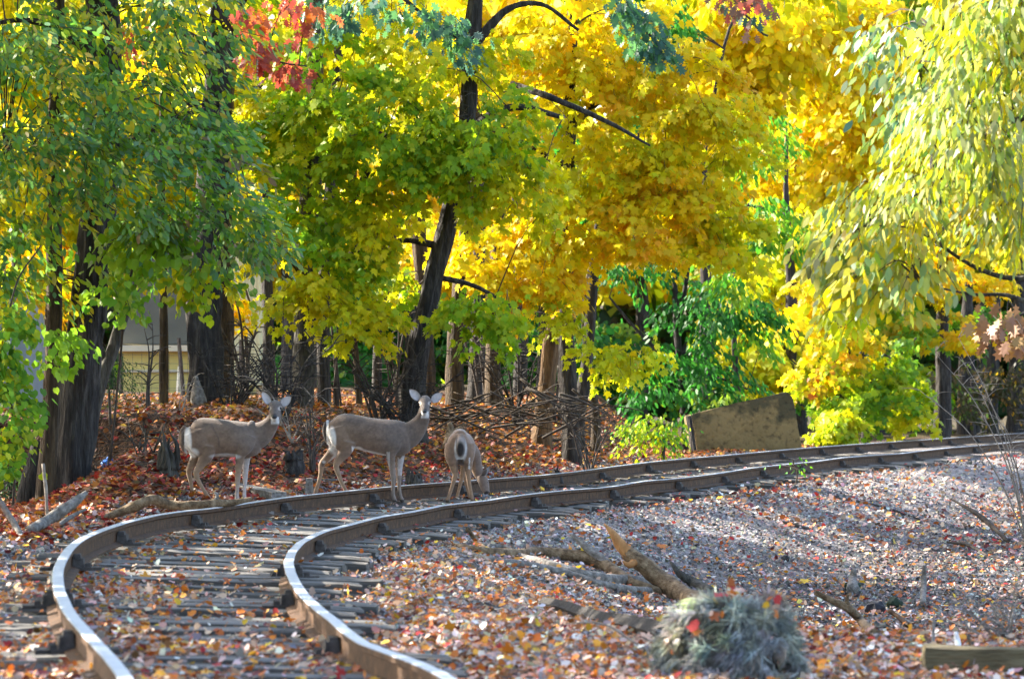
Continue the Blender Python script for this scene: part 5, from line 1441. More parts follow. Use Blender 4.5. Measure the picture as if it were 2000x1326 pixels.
o = st_.build('split_stub', M_WOOD_GREY, None, True); tag(o, 'grey pointed split stub at the foot of the thick dark trunk', 'stub')
simple = [
 ('brown trunk just right of the thick dark trunk', [(444, 800, 35), (445, 600, 31), (450, 300, 25), (455, 0, 18)], 54, M_BARK_BROWN),
 ('slim brown trunk before the house wall', [(312, 805, 20), (315, 600, 16), (318, 400, 13), (322, 150, 8)], 53, M_BARK_BROWN),
 ('dark narrow trunk at the right corner of the house', [(520, 805, 24), (516, 560, 21), (510, 250, 17), (506, -50, 12)], 57, M_BARK_DARK),
 ('olive grey trunk behind the gap between the does', [(593, 850, 45), (597, 600, 40), (606, 300, 37), (612, 0, 29), (618, -250, 18)], 51, M_BARK_GREY),
 ('dark trunk close right of the olive grey trunk', [(634, 850, 27), (637, 600, 25), (655, 330, 23), (664, 60, 17)], 52.5, M_BARK_DARK),
 ('thin reddish trunk above the middle doe', [(700, 830, 13), (697, 700, 12), (690, 560, 9), (700, 300, 7)], 55, M_BARK_BROWN),
 ('crooked dark trunk left of the main maple', [(745, 830, 20), (742, 700, 18), (755, 560, 15), (770, 400, 13)], 58, M_BARK_DARK),
 ('brown trunk directly behind the main maple trunk', [(842, 820, 29), (838, 700, 25), (815, 480, 30), (805, 300, 22), (800, 100, 15)], 61, M_BARK_BROWN),
 ('tan trunk right of the main maple trunk', [(884, 800, 39), (890, 690, 34), (905, 560, 30), (922, 380, 25), (935, 150, 18)], 57, M_BARK_BROWN),
 ('dark trunk between the two tan trunks', [(925, 800, 34), (928, 640, 29), (932, 400, 23), (936, 200, 15)], 61, M_BARK_DARK),
 ('second tan trunk left of the broken snag', [(966, 795, 34), (970, 640, 29), (978, 450, 24), (985, 250, 17)], 59, M_BARK_BROWN),
 ('dark trunk right behind the broken snag', [(1103, 815, 29), (1100, 640, 25), (1104, 350, 22), (1110, 150, 18)], 63, M_BARK_DARK),
 ('dark slanting trunk at the right end of the leafy mound', [(1130, 838, 29), (1145, 700, 24), (1152, 560, 20), (1170, 380, 13)], 57, M_BARK_DARK),
 ('thin brown trunk crossing beside the slanting trunk', [(1158, 830, 17), (1140, 640, 13), (1150, 560, 12), (1185, 430, 8)], 58, M_BARK_BROWN),
]
mid_crowns = {0: PAL_MG, 3: PAL_MG, 7: PAL_MO, 8: PAL_MY, 10: PAL_MY, 11: PAL_MY, 12: PAL_DG}
for i, (lab, tr, Yt, bk) in enumerate(simple):
    regs = []
    xt, yt = tr[-1][0], tr[-1][1]
    pal = mid_crowns.get(i, PAL_MYG)
    regs = [RG(xt, yt - 60, 150, 110, Yt, 1.3, 12, 30, 0.15, pal), RG(xt, min(yt, 0) - 120, 230, 130, Yt, 2.0, 14, 26, 0.18, pal, KITE)]
    tree('wood_tree', lab, tr, Yt, bk, (), regs, group='trees in the wood behind the deer', sides=16, rings=44, flare=1.6)
tree('broken_snag', 'broken tan snag with splintered slanting top in the wood', [(1058, 815, 36), (1064, 720, 32), (1072, 670, 31), (1086, 636, 28), (1100, 612, 20), (1110, 596, 7)], 56, M_SNAG, sides=16, rings=40, ridge=0.3, cat='dead tree')

# --- the main maple
tree('maple_tree', 'dark curving maple trunk in the centre with green and yellow crown', [(806, 840, 54), (818, 700, 44), (842, 570, 38), (868, 440, 35), (893, 330, 33), (914, 200, 31), (928, 60, 31), (945, -60, 28), (965, -320, 18)], 50.5, M_BARK_DARK,
     [[(880, 400, 22), (820, 330, 16), (740, 260, 10), (650, 220, 6)], [(905, 260, 24), (1000, 210, 16, -.5), (1100, 230, 9, -.8)], [(925, 90, 22), (990, 20, 14), (1060, 10, 9), (1130, 60, 6)], [(860, 480, 16), (780, 470, 10), (680, 500, 7), (600, 560, 5)], [(850, 540, 12), (930, 560, 8), (1000, 600, 5)], [(720, 330, 16), (690, 390, 12), (680, 420, 6)]],
     [RG(640, 200, 190, 150, 49.8, 0.91, 35, 51, 0.117, PAL_MG, MAPLE), RG(790, 240, 190, 130, 49.4, 0.91, 39, 53, 0.117, PAL_MG, MAPLE), RG(940, 280, 170, 120, 49.2, 0.84, 33, 53, 0.117, PAL_MG, MAPLE),
      RG(820, 100, 200, 90, 50, 0.98, 26, 48, 0.117, PAL_MYG, MAPLE), RG(620, 400, 130, 90, 50, 0.70, 20, 46, 0.117, PAL_MG, MAPLE), RG(740, 410, 110, 80, 49.8, 0.70, 17, 46, 0.113, PAL_MYG, MAPLE),
      RG(600, 580, 120, 45, 49.6, 0.56, 14, 46, 0.113, PAL_MYG, MAPLE), RG(700, 620, 70, 50, 49.6, 0.49, 11, 46, 0.113, PAL_MYG, MAPLE), RG(680, 510, 110, 60, 49.8, 0.63, 14, 46, 0.113, PAL_MG, MAPLE),
      RG(930, 620, 100, 50, 49.4, 0.56, 13, 48, 0.113, [(4, YG1), (3, YG2), (2, YG3)], MAPLE), RG(1000, 380, 140, 90, 49.6, 0.70, 20, 51, 0.117, PAL_MYG, MAPLE), RG(870, 350, 120, 70, 49.2, 0.56, 14, 48, 0.113, PAL_MG, MAPLE),
      RG(540, 330, 110, 110, 50.6, 0.70, 20, 46, 0.117, PAL_MG, MAPLE), RG(530, 470, 90, 70, 50.4, 0.63, 13, 44, 0.113, PAL_MYG, MAPLE), RG(520, 230, 90, 110, 50.8, 0.70, 15, 44, 0.117, PAL_MYG, MAPLE), RG(800, 560, 70, 50, 51.2, 0.42, 8, 41, 0.113, PAL_MG, MAPLE),
      RG(850, -140, 350, 130, 50.5, 2.40, 36, 30, 0.18, PAL_MYG, KITE), RG(830, -390, 400, 170, 51, 3.00, 48, 28, 0.22, PAL_MYG, KITE)], sides=26, rings=80, ridge=0.26, singles=290,
     bare=[(W(x_, y_, 50.5).x, W(x_, y_, 50.5).z, 0.2) for x_, y_ in ((936, 0), (931, 45), (914, 205), (868, 440), (855, 500))])
# --- the yellow maple to its right
tree('maple_tree', 'yellow maple whose broad crown fills the upper centre', [(1118, 830, 34), (1112, 640, 30), (1112, 400, 27), (1110, 190, 24), (1112, 0, 20), (1115, -300, 12)], 54.5, M_BARK_DARK,
     [[(1112, 250, 18), (1200, 180, 12), (1330, 150, 8)], [(1112, 330, 16), (1020, 280, 10), (950, 250, 6)], [(1112, 420, 16), (1220, 380, 10), (1340, 370, 6)], [(1000, 165, 12, -2.2), (1060, 185, 13, -3.2), (1130, 213, 11, -3.2), (1200, 245, 8, -3.2), (1270, 285, 4, -3.2)]],
     [RG(1040, 130, 200, 130, 54, 0.98, 35, 51, 0.126, PAL_MY, MAPLE), RG(1200, 110, 190, 130, 54, 0.98, 35, 51, 0.126, PAL_MY, MAPLE), RG(1310, 230, 170, 150, 53.6, 0.98, 39, 51, 0.126, PAL_MY, MAPLE), RG(1160, 300, 180, 120, 53.8, 0.91, 33, 51, 0.126, PAL_MYG, MAPLE),
      RG(1290, 410, 170, 110, 53.6, 0.91, 35, 51, 0.126, PAL_MO, MAPLE), RG(1120, 440, 170, 90, 53.6, 0.84, 29, 51, 0.126, PAL_MY, MAPLE), RG(960, 510, 130, 70, 53.4, 0.70, 20, 51, 0.122, PAL_MY, MAPLE), RG(1040, 560, 120, 55, 53.4, 0.70, 19, 51, 0.122, PAL_MO, MAPLE),
      RG(1390, 330, 110, 160, 54, 0.84, 24, 48, 0.122, PAL_MYG, MAPLE), RG(1420, 480, 110, 70, 54, 0.70, 18, 46, 0.122, PAL_MYG, MAPLE), RG(1210, 690, 90, 35, 53, 0.49, 10, 41, 0.113, [(3, YG3), (2, YG2), (1, Y1)], MAPLE),
      RG(1200, -110, 370, 130, 54.5, 2.40, 38, 30, 0.19, PAL_MY, KITE), RG(1150, -350, 400, 180, 55, 3.00, 48, 28, 0.22, PAL_MY, KITE), RG(1090, 620, 60, 45, 53, 0.35, 6, 39, 0.113, [(3, YG3), (2, YG2)], MAPLE)], sides=16, rings=60)
# --- orange young maple behind
tree('young_maple', 'small orange leaved maple glowing behind the left of the main maple', [(735, 830, 12), (738, 600, 10), (745, 400, 8), (750, 250, 5)], 64, M_BARK_DARK, (),
     [RG(750, 360, 110, 70, 64, 1.2, 20, 40, 0.16, PAL_MO, MAPLE), RG(830, 380, 70, 50, 64, 0.9, 9, 36, 0.16, PAL_MO, MAPLE), RG(560, 430, 90, 60, 64, 1.0, 10, 36, 0.16, PAL_MO, MAPLE)], sides=8, rings=20)
tree('young_maple', 'sapling with orange leaves before the cream house corner', [(478, 790, 8), (476, 690, 8), (466, 600, 7), (452, 540, 4)], 56, M_TWIG, [[(476, 690, 6), (500, 640, 5), (478, 560, 4)]],
     [RG(458, 600, 30, 20, 55.6, 0.3, 5, 30, 0.122, PAL_MO, MAPLE)], sides=8, rings=20)
# --- dark green tree over the mound's right end and lighter green one above it
DGF = (0.35, -0.3, -0.4)
tree('green_tree', 'dark green drooping tree left of the concrete block', [(1335, 880, 16), (1330, 760, 15), (1325, 640, 13), (1320, 480, 9)], 71.0, M_BARK_DARK,
     [[(1325, 650, 9), (1420, 70.0, 6), (1500, 71.0, 4)], [(1328, 730, 9), (1240, 640, 6), (1190, 580, 4)], [(1330, 760, 8), (1400, 740, 6), (1460, 760, 4)]],
     [RG(1280, 71.0, 130, 70, 70.6, 1.2, 30, 46, 0.15, PAL_DG, OVAL, DGF, 0.8), RG(1400, 620, 120, 70, 70.4, 1.2, 28, 46, 0.15, PAL_DG, OVAL, DGF, 0.8), RG(1290, 740, 110, 80, 70.6, 1.1, 26, 44, 0.15, PAL_DG, OVAL, DGF, 0.8),
      RG(1400, 740, 90, 70.0, 70.2, 0.9, 18, 44, 0.15, PAL_DG, OVAL, DGF, 0.8), RG(1480, 650, 70.0, 70.0, 70.2, 0.7, 10, 40, 0.15, PAL_LG, OVAL, DGF, 0.8), RG(1370, 800, 36, 26, 70.0, 0.4, 4, 34, 0.12, PAL_DG, OVAL, DGF, 0.8), RG(1230, 530, 100, 40, 71.0, 0.9, 12, 40, 0.15, PAL_DG, OVAL, DGF, 0.8)], sides=12, rings=30)
tree('green_tree', 'bright green branch tree between the yellow maple and the glow at right', [(1452, 880, 14), (1436, 640, 10), (1448, 480, 6), (1470, 400, 3)], 73, M_BARK_DARK, [[(1460, 400, 8), (1530, 420, 5), (1560, 450, 3)]],
     [RG(1500, -90, 260, 110, 66, 2.4, 60, 30, 0.22, PAL_MYG, KITE), RG(1480, 270, 70, 70, 65.5, 1.0, 12, 42, 0.16, PAL_LG, OVAL, DGF, 0.8), RG(1510, 430, 70, 60, 65.5, 0.9, 12, 42, 0.16, PAL_LG, OVAL, DGF, 0.8), RG(1450, 560, 60, 50, 65.5, 0.8, 8, 36, 0.15, PAL_LG, OVAL, DGF, 0.8)], sides=12, rings=30)
# --- mid right: yellow green bushes and trees behind the track
tree('yellow_bush_tree', 'yellow and green leaved small tree right of the concrete block', [(1690, 868, 18), (1688, 780, 15), (1680, 680, 11), (1670, 560, 7)], 78, M_BARK_DARK, [[(1688, 760, 9), (1740, 700, 6), (1790, 660, 4)], [(1684, 720, 8), (1630, 660, 5), (1580, 640, 3)]],
     [RG(1600, 600, 90, 60, 77, 1.2, 18, 36, 0.17, PAL_MY, MAPLE_LO), RG(1660, 680, 100, 60, 77, 1.2, 18, 36, 0.16, [(3, YG2), (2, Y3), (2, Y1), (1, O1)]), RG(1740, 730, 100, 80, 77, 1.2, 26, 38, 0.16, [(3, YG1), (3, G2), (2, YG2), (1, Y3)]),
      RG(1680, 790, 110, 50, 77, 1.2, 22, 38, 0.16, [(3, YG1), (3, G2), (2, YG2), (0.6, Y1)]), RG(1590, 730, 60, 60, 77, 1.0, 12, 34, 0.16, [(3, YG2), (2, Y3), (1, O2)]), RG(1790, 800, 50, 40, 77, 0.8, 8, 34, 0.16, PAL_MYG)], sides=12, rings=30)
tree('yellow_bush', 'low yellow green bush at the right edge of the concrete block', [(1638, 872, 6), (1638, 840, 5), (1636, 810, 3)], 74.5, M_TWIG, (),
     [RG(1638, 832, 48, 32, 74, 0.7, 18, 46, 0.13, [(3, YG3), (3, YG2), (1, Y1), (1, YG1)], MAPLE), RG(1612, 858, 30, 16, 74, 0.4, 8, 41, 0.13, [(3, YG3), (3, YG2)], MAPLE)], cat='bush', sides=8, rings=12)
tree('low_bush', 'light green ground bush left of the concrete block', [(1292, 868, 6), (1290, 840, 5), (1288, 815, 3)], 57.5, M_TWIG, (),
     [RG(1285, 840, 50, 30, 57.3, 0.5, 12, 38, 0.10, [(3, YG2), (2, YG1), (2, DG3), (1, Y3)], OVAL), RG(1235, 850, 30, 20, 57, 0.4, 6, 34, 0.10, [(3, YG2), (2, DG3)], OVAL)], cat='bush', sides=8, rings=12)
tree('orange_tree', 'orange leaved tree behind the pale right branches', [(1840, 862, 34), (1842, 700, 28), (1835, 500, 22), (1820, 300, 14)], 86, M_BARK_DARK, [[(1838, 560, 14), (1780, 520, 9), (1740, 480, 5)]],
     [RG(1740, 520, 130, 60, 85, 1.5, 24, 38, 0.20, PAL_MO), RG(1870, 530, 140, 60, 85, 1.5, 22, 38, 0.20, PAL_MO), RG(1800, 640, 120, 40, 84, 1.2, 14, 34, 0.19, [(3, G2), (3, YG1), (1, O1)]), RG(1880, 660, 80, 30, 84, 1.0, 9, 30, 0.19, PAL_MO)], sides=14, rings=30)
for i, (lab, x, w) in enumerate((('dark trunk in the right background beside the orange tree', 1885, 38), ('dark trunk in the far right background under bare twigs', 1935, 32), ('dark trunk touching the right edge of the picture', 1985, 40), ('thin dark trunk in front of the right background trunks', 1908, 16))):
    tree('dark_tree', lab, [(x, 860, w), (x + 2, 760, w * 0.9), (x + 5, 620, w * 0.7), (x + 9, 480, w * 0.2)], 92 + i * 2.5, M_BARK_DARK, (), [RG(x, 420, 120, 130, 92 + i * 2.5, 1.8, 34, 30, 0.24, PAL_BG), RG(x, 640, 80, 40, 92 + i * 2.5, 1.5, 9, 30, 0.22, [(3, G1), (2, YG1)])], group='trunks in the right background', sides=12, rings=24)

tree('dark_thicket', 'dim brown green thicket filling the right background between the trunks', [(1900, 862, 6), (1902, 800, 5), (1900, 740, 3)], 90, M_TWIG, (),
     [RG(1860, 770, 60, 70, 90, 1.2, 22, 30, 0.16, [(3, (0.05, 0.07, 0.02)), (3, (0.07, 0.05, 0.025)), (1, YG1)], OVAL), RG(1950, 770, 70, 70, 91, 1.2, 22, 30, 0.16, [(3, (0.05, 0.06, 0.02)), (3, (0.08, 0.055, 0.03)), (0.6, O1)], OVAL), RG(2010, 720, 60, 70, 92, 1.2, 14, 30, 0.16, [(3, (0.05, 0.07, 0.02)), (2, (0.07, 0.05, 0.025))], OVAL)], cat='thicket', sides=6, rings=10)

# --- oak sprays at the top
def oak_spray(label, px, Y, regs, pal, lm=None):
    base = W(*px[0][:2], Y)
    r = empty('oak_branch', base); tag(r, label, 'branch')
    P = [W(p[0], p[1], Y) for p in px]
    m_ = MB(); m_.tube(P, [p[2] * 0.5 * Y / FPX for p in px], 6, 18, rough=0.2); m_.build('limb', M_BARK_DARK, r, True)
    crown(r, [RG(x, y, rx, ry, Y - 0.2, 0.4, n, 15, 0.15, pal, OAK, (0.4, -0.4, -0.5), 1.1, 0.35, 0.14) for (x, y, rx, ry, n) in regs], catmull([tuple(p) for p in P], 16), lm or M_LEAFG, singles=290)
oak_spray('red oak leaves hanging near the top left', [(380, -60, 12), (440, 40, 9), (480, 90, 6), (540, 120, 4), (600, 130, 3)], 44, [(505, 110, 35, 25, 5), (560, 130, 35, 22, 4), (480, 20, 50, 30, 4), (590, 20, 40, 30, 4), (265, 70, 35, 25, 3)], PAL_RED)
oak_spray('teal green oak leaves hanging before the main maple top', [(700, -80, 12), (780, -10, 9), (840, 40, 6), (900, 80, 4)], 45, [(860, 50, 50, 35, 8), (905, 85, 30, 22, 5), (730, 20, 70, 30, 8), (660, 30, 40, 30, 4)], PAL_TEAL)
oak_spray('teal green oak branch hanging at the top right of centre', [(1120, -90, 12), (1190, -10, 9), (1240, 40, 6), (1290, 90, 4)], 45, [(1215, 20, 40, 30, 7), (1260, 60, 35, 28, 7), (1285, 90, 26, 20, 5)], PAL_TEAL)
oak_spray('dark red oak leaves at the top edge right of centre', [(1400, -60, 8), (1440, -10, 6), (1480, 20, 4)], 46, [(1430, 5, 20, 15, 2), (1470, 15, 25, 18, 3)], [(2, R2), (2, (0.25, 0.05, 0.03)), (1, TEAL1)])

# --- glowing background trees, far wood
bgl = [
 ('bright yellow tree glowing in the gap right of the yellow maple', 1560, 105, [(1530, 120, 170, 120), (1600, 280, 150, 120), (1560, 430, 120, 80)], PAL_BG),
 ('tall yellow tree behind the pale right branches', 1720, 112, [(1720, 100, 180, 150), (1740, 300, 160, 130), (1660, 470, 120, 90)], PAL_BG),
 ('yellow green tree at the far right background', 1930, 110, [(1930, 120, 170, 160), (1950, 330, 150, 130), (1900, 480, 120, 80), (1940, -20, 150, 60), (1780, -10, 120, 60)], PAL_BGG),
 ('far yellow tree behind the top of the main maple', 980, 98, [(930, 120, 180, 130), (1010, 330, 150, 120), (900, 460, 120, 80)], PAL_BG),
 ('far yellow tree behind the yellow maple', 1250, 100, [(1230, 100, 180, 140), (1300, 320, 170, 130), (1200, 470, 130, 90)], PAL_BG),
 ('far green and yellow tree behind the concrete block', 1440, 108, [(1420, 200, 140, 140), (1440, 450, 130, 110), (1480, 640, 120, 80), (1540, 760, 90, 60)], PAL_BGG),
 ('far yellow tree behind the house roof', 420, 102, [(420, 120, 190, 140), (350, 330, 160, 130)], PAL_BG),
 ('far orange tree behind the big left trunk', 160, 100, [(140, 200, 190, 170), (100, 450, 150, 120), (60, 620, 90, 80)], PAL_MO),
 ('far yellow green tree left of the main maple', 690, 104, [(680, 130, 180, 140), (640, 330, 160, 130), (560, 500, 120, 90)], PAL_MYG),
 ('far green tree low behind the middle trunks', 800, 96, [(720, 620, 120, 80), (860, 640, 120, 80), (640, 720, 110, 60), (980, 640, 110, 80)], [(4, DG1), (2, DG2), (1, DG3), (0.4, YG2)]),
 ('far dark green tree low behind the broken snag', 1090, 94, [(1060, 680, 110, 70), (1180, 700, 110, 80), (1080, 760, 100, 40)], [(3, DG1), (3, DG2), (1, YG2)]),
 ('far green tree behind the yellow bush tree', 1640, 100, [(1600, 700, 110, 90), (1700, 620, 110, 80), (1760, 760, 90, 60)], PAL_BGG),
 ('golden tree filling the top between main maple and yellow maple', 1010, 72, [(960, 60, 150, 90), (1090, 40, 150, 80), (840, 30, 130, 70)], PAL_MY),
 ('yellow green tree filling the top left of the main maple', 600, 70, [(560, 70, 150, 90), (680, 60, 130, 80), (470, 130, 110, 100)], PAL_MYG),
 ('yellow tree filling the top right of the yellow maple', 1380, 76, [(1380, 50, 130, 80), (1500, 60, 120, 90), (1420, 180, 110, 90), (1620, 30, 130, 60)], PAL_MY),
 ('yellow green tree low between the green tree and the bright gap', 1540, 84, [(1520, 560, 90, 70), (1580, 480, 90, 70), (1500, 700, 80, 60)], PAL_MYG),
 ('far yellow tree filling the gap above the house', 300, 92, [(260, 90, 170, 120), (330, 260, 160, 120), (240, 420, 130, 90)], PAL_MYG),
 ('far yellow tree behind the slim left trunk', 30, 94, [(20, 120, 170, 150), (10, 350, 150, 130), (40, -10, 170, 70), (150, 20, 120, 70)], PAL_MYG),
 ('far golden tree between the house and the main maple', 560, 90, [(540, 160, 140, 130), (560, 380, 130, 110), (520, 520, 80, 50)], PAL_MY),
 ('far golden tree behind the tan trunks', 1060, 88, [(1000, 430, 120, 90), (880, 500, 110, 70), (1110, 520, 110, 60)], PAL_MY),
 ('far yellow tree between the bright gap and the pale leaves', 1640, 98, [(1600, 90, 140, 110), (1650, 250, 130, 110), (1690, 400, 120, 90)], PAL_MY),
]
for lab, x, Yb, rs, pal in bgl:
    tree('far_tree', lab, [(x, 800, 30), (x + 4, 600, 26), (x - 4, 420, 14), (x, 250, 4)], Yb, M_BARK_DARK, (), [RG(a, b_, c_, d_, Yb + RNG.uniform(-2, 2), 2.0, int(40 + c_ * d_ / 400), 36, 0.23, pal, KITE, (0, -0.2, -0.3), 0.7, 0.7, 0.26) for a, b_, c_, d_ in rs], group='trees of the far wood', sides=10, rings=20)

# --- tree just outside the frame at right: its pale drooping leaves hang into the picture
RFF = (-0.45, -0.25, -0.55)
tree('right_tree', 'pale yellow leaves drooping on arching branches at the right edge', [(2330, 1290, 70), (2330, 900, 62), (2300, 500, 54), (2270, 150, 44), (2250, -250, 30)], 28, M_BARK_GREY,
     [[(2290, 420, 24), (2150, 250, 18), (2000, 230, 12), (1880, 300, 8), (1800, 400, 5)], [(2280, 250, 22), (2130, 60, 16), (1980, 0, 11), (1860, 40, 7), (1790, 120, 4)], [(2300, 560, 22), (2150, 520, 15), (2000, 545, 11), (1900, 520, 8), (1790, 450, 5), (1700, 440, 3)], [(2300, 600, 16), (2120, 640, 11), (1980, 580, 8), (1900, 575, 5), (1800, 555, 3)]],
     [RG(1950, -10, 140, 60, 28.4, 0.9, 22, 30, 0.12, PAL_RF, KITE, RFF, 1.1, 0.5), RG(1930, 90, 130, 110, 27.6, 0.9, 32, 36, 0.118, PAL_RF, LONG, RFF, 1.1, 0.5), RG(1880, 260, 120, 100, 27.4, 0.8, 32, 36, 0.118, PAL_RF, LONG, RFF, 1.1, 0.5), RG(1960, 400, 100, 90, 27.6, 0.8, 25, 36, 0.115, PAL_RF, LONG, RFF, 1.0, 0.45),
      RG(1760, 400, 110, 70, 27.8, 0.8, 25, 33, 0.108, PAL_RF, LONG, RFF, 1.0, 0.45), RG(1650, 470, 90, 50, 28.2, 0.7, 17, 31, 0.12, PAL_RF, OVAL, RFF, 0.9, 0.4), RG(1760, 530, 110, 50, 28, 0.8, 17, 31, 0.12, PAL_RF, OVAL, RFF, 0.9, 0.4),
      RG(1660, 580, 70, 50, 28.2, 0.5, 8, 22, 0.11, [(3, YG2), (2, YG3), (1, PALG)], OVAL, RFF, 1.0, 0.4), RG(1770, 200, 70, 90, 28.4, 0.7, 9, 24, 0.12, [(3, TEAL2), (2, PALG), (1, YG2)], OVAL, RFF, 0.8, 0.4), RG(1720, 90, 90, 80, 29, 0.8, 10, 24, 0.11, [(3, PALG), (2, TEAL2), (2, YG2)], OVAL, RFF, 0.8, 0.4),
      RG(2150, 100, 200, 250, 28, 1.6, 40, 24, 0.15, PAL_RF, LONG, RFF), RG(2150, -250, 330, 160, 28, 2.0, 40, 22, 0.17, PAL_RF, KITE, RFF)], leafmat=leaf_mat('pale_leaf', 0.55, 0.45, 0.4, 1.2), sides=16, rings=40, singles=290)
oak_spray('brown dry leaf spray at the right edge', [(2080, 560, 10), (2020, 600, 7), (1970, 630, 5), (1940, 650, 3)], 33, [(1975, 630, 40, 25, 6), (2000, 660, 30, 20, 4)], [(3, (0.26, 0.12, 0.04)), (2, (0.40, 0.22, 0.06)), (2, (0.20, 0.11, 0.06))], M_LITTER)

# --- bare shrubs, saplings and the brush pile
def bare_shrub(name, label, x, y, Y, stems, mat, seed, h=110, spread=70, w=5, twig=5, cat='shrub', lean=0):
    rs = random.Random(seed)
    p = W(x, y, Y); p.z = min(p.z, g1(p.x, Y) + 0.02) if stems else p.z
    root = empty(name, p); tag(root, label, cat)
    k = Y / FPX
    for i in range(stems):
        a = Vector((rs.uniform(-8, 8) * k, rs.uniform(-.15, .15), 0)) + p
        tipx = rs.uniform(-spread, spread) + lean; hh = h * rs.uniform(0.5, 1.1)
        pts = [a, a + Vector((tipx * 0.25 * k + rs.uniform(-6, 6) * k, 0, hh * 0.4 * k)), a + Vector((tipx * 0.6 * k + rs.uniform(-8, 8) * k, rs.uniform(-.2, .2), hh * 0.75 * k)), a + Vector((tipx * k, rs.uniform(-.3, .3), hh * k))]
        mb = MB(); r = w * 0.5 * k * rs.uniform(0.6, 1.1)
        mb.tube(pts, [r, r * 0.8, r * 0.55, r * 0.2], 5, 14, rough=0.2)
        C = catmull([tuple(q) for q in pts], 14)
        for t in range(twig):
            q = Vector(C[rs.randint(4, 13)]); dirx = rs.choice((-1, 1)) * rs.uniform(15, 45) * k; dz = rs.uniform(-5, 35) * k
            mb.tube([q, q + Vector((dirx * 0.5, rs.uniform(-.1, .1), dz * 0.7)), q + Vector((dirx, rs.uniform(-.15, .15), dz * 0.8))], [r * 0.45, r * 0.3, r * 0.12], 4, 7)
        mb.build('stem', mat, root, True)
bare_shrub('bare_shrub', 'tangle of bare twigs between the two does', 610, 880, 43.5, 9, M_TWIG, 3, 170, 70, 5, 6)
bare_shrub('bare_shrub', 'bare stems under the big left trunks', 205, 985, 40.6, 9, M_TWIG, 4, 150, 90, 6, 6)
bare_shrub('bare_shrub', 'dark brush left of the leftmost doe', 275, 960, 40.8, 8, M_BARK_GREY, 5, 130, 80, 6, 5)
bare_shrub('sapling', 'thin dark sapling before the grey house wall', 290, 850, 46, 2, M_TWIG, 6, 330, 25, 8, 7, 'sapling')
bare_shrub('sapling', 'thin pale stem left of the thick dark trunk', 350, 880, 45, 2, M_TWIG_PALE, 7, 260, 60, 5, 6, 'sapling')
bare_shrub('bare_shrub', 'brown bare stems above the middle doe back', 740, 850, 50, 10, M_TWIG, 8, 190, 90, 7, 5)
bare_shrub('bare_shrub', 'bare pale twigs right of the leftmost doe head', 570, 800, 45, 6, M_TWIG_PALE, 9, 120, 90, 4, 7)
bare_shrub('bare_shrub', 'bare twigs at the right end of the leafy mound', 1150, 850, 52, 6, M_TWIG, 10, 170, 110, 5, 5)
bare_shrub('bare_shrub', 'grey bare twigs arching at the right edge above the rails', 2010, 880, 46, 14, M_TWIG_PALE, 11, 430, 150, 4, 9, lean=-60)
bare_shrub('bare_shrub', 'leafless grey twigs at the lower right edge', 1960, 1275, 22.5, 9, M_WOOD_GREY, 12, 130, 110, 8, 5, lean=-20)
bare_shrub('bare_shrub', 'faint bare stems on the slope at right edge', 1975, 1180, 27, 5, M_TWIG_PALE, 13, 190, 50, 4, 5)
for q_, (lab, xs_, ys_, Yq) in enumerate((('thin crooked saplings above the back of the leftmost doe', 480, 815, 52), ('thin saplings between the olive trunk and the middle doe', 665, 830, 53), ('thin dark saplings left of the main maple foot', 775, 830, 55), ('dark saplings between the tan trunks', 945, 805, 60), ('saplings right of the broken snag', 1085, 810, 60))):
    bare_shrub('sapling', lab, xs_, ys_, Yq, 5, M_TWIG, 40 + q_, 260, 50, 8, 6, 'sapling')
for q_, (lab, xs_, ys_, Yq) in enumerate((('dark tangle of stems between the leftmost doe and the olive trunk', 545, 835, 47), ('dark tangle of stems behind the shoulders of the middle doe', 790, 840, 49.5), ('dark tangle of stems behind the brush pile', 1010, 815, 57.5), ('dark stems around the thick dark trunk foot', 455, 830, 49))):
    bare_shrub('bare_shrub', lab, xs_, ys_, Yq, 13, M_BARK_DARK, 60 + q_, 170, 110, 6, 8)
def brush_pile():
    rs = random.Random(21)
    root = empty('brush_pile', W(1000, 840, 54)); tag(root, 'long pile of dead brown branches on top of the leafy mound', 'brush pile')
    for i in range(64):
        x = rs.uniform(850, 1200); y = rs.uniform(775, 830); Y = rs.uniform(51.5, 54)
        L_ = rs.uniform(50, 190); a = rs.gauss(0.02, 0.30)
        z0 = g1((x - 1000) * Y / FPX, Y)
        P = []
        for t in (-0.5, -0.15, 0.2, 0.5):
            q = W(x + L_ * t * math.cos(a), y - L_ * t * math.sin(a) + rs.uniform(-4, 4), Y + t * rs.uniform(-.3, .3)); P.append(q)
        r = rs.uniform(2, 6) * 0.5 * Y / FPX
        mb = MB(); mb.tube(P, [r, r * 0.9, r * 0.7, r * 0.3], 5, 10, rough=0.25); mb.build('dead_branch', M_TWIG if i % 3 else M_BARK_BROWN, root, True)
brush_pile()
stick('fallen_branch', 'pale branch leaning on the brush pile toward the slanting trunk', 'branch', [(1078, 805, 0), (1110, 770, .1), (1150, 742, .2)], [7, 7, 5], M_WOOD, 7, 14)
stick('fallen_branch', 'brown branch lying low on the right of the leafy mound', 'branch', [(1060, 862, 0), (1100, 858, .2), (1145, 850, .4)], [5, 7, 4], M_BARK_BROWN, 6, 14)
b = MB(); b.tube([W(872, 872, 47.5), W(880, 850, 47.6), W(878, 825, 47.6)], [0.06, 0.08, 0.03], 7, 10, rough=0.4, freq=9); b.tube([W(880, 850, 47.6), W(898, 838, 47.6), W(905, 840, 47.6)], [0.06, 0.05, 0.01], 6, 8, rough=0.3)
o = b.build('wood_chunk', M_WOOD, None, True); tag(o, 'tan broken wood chunk behind the grazing young deer', 'wood chunk')
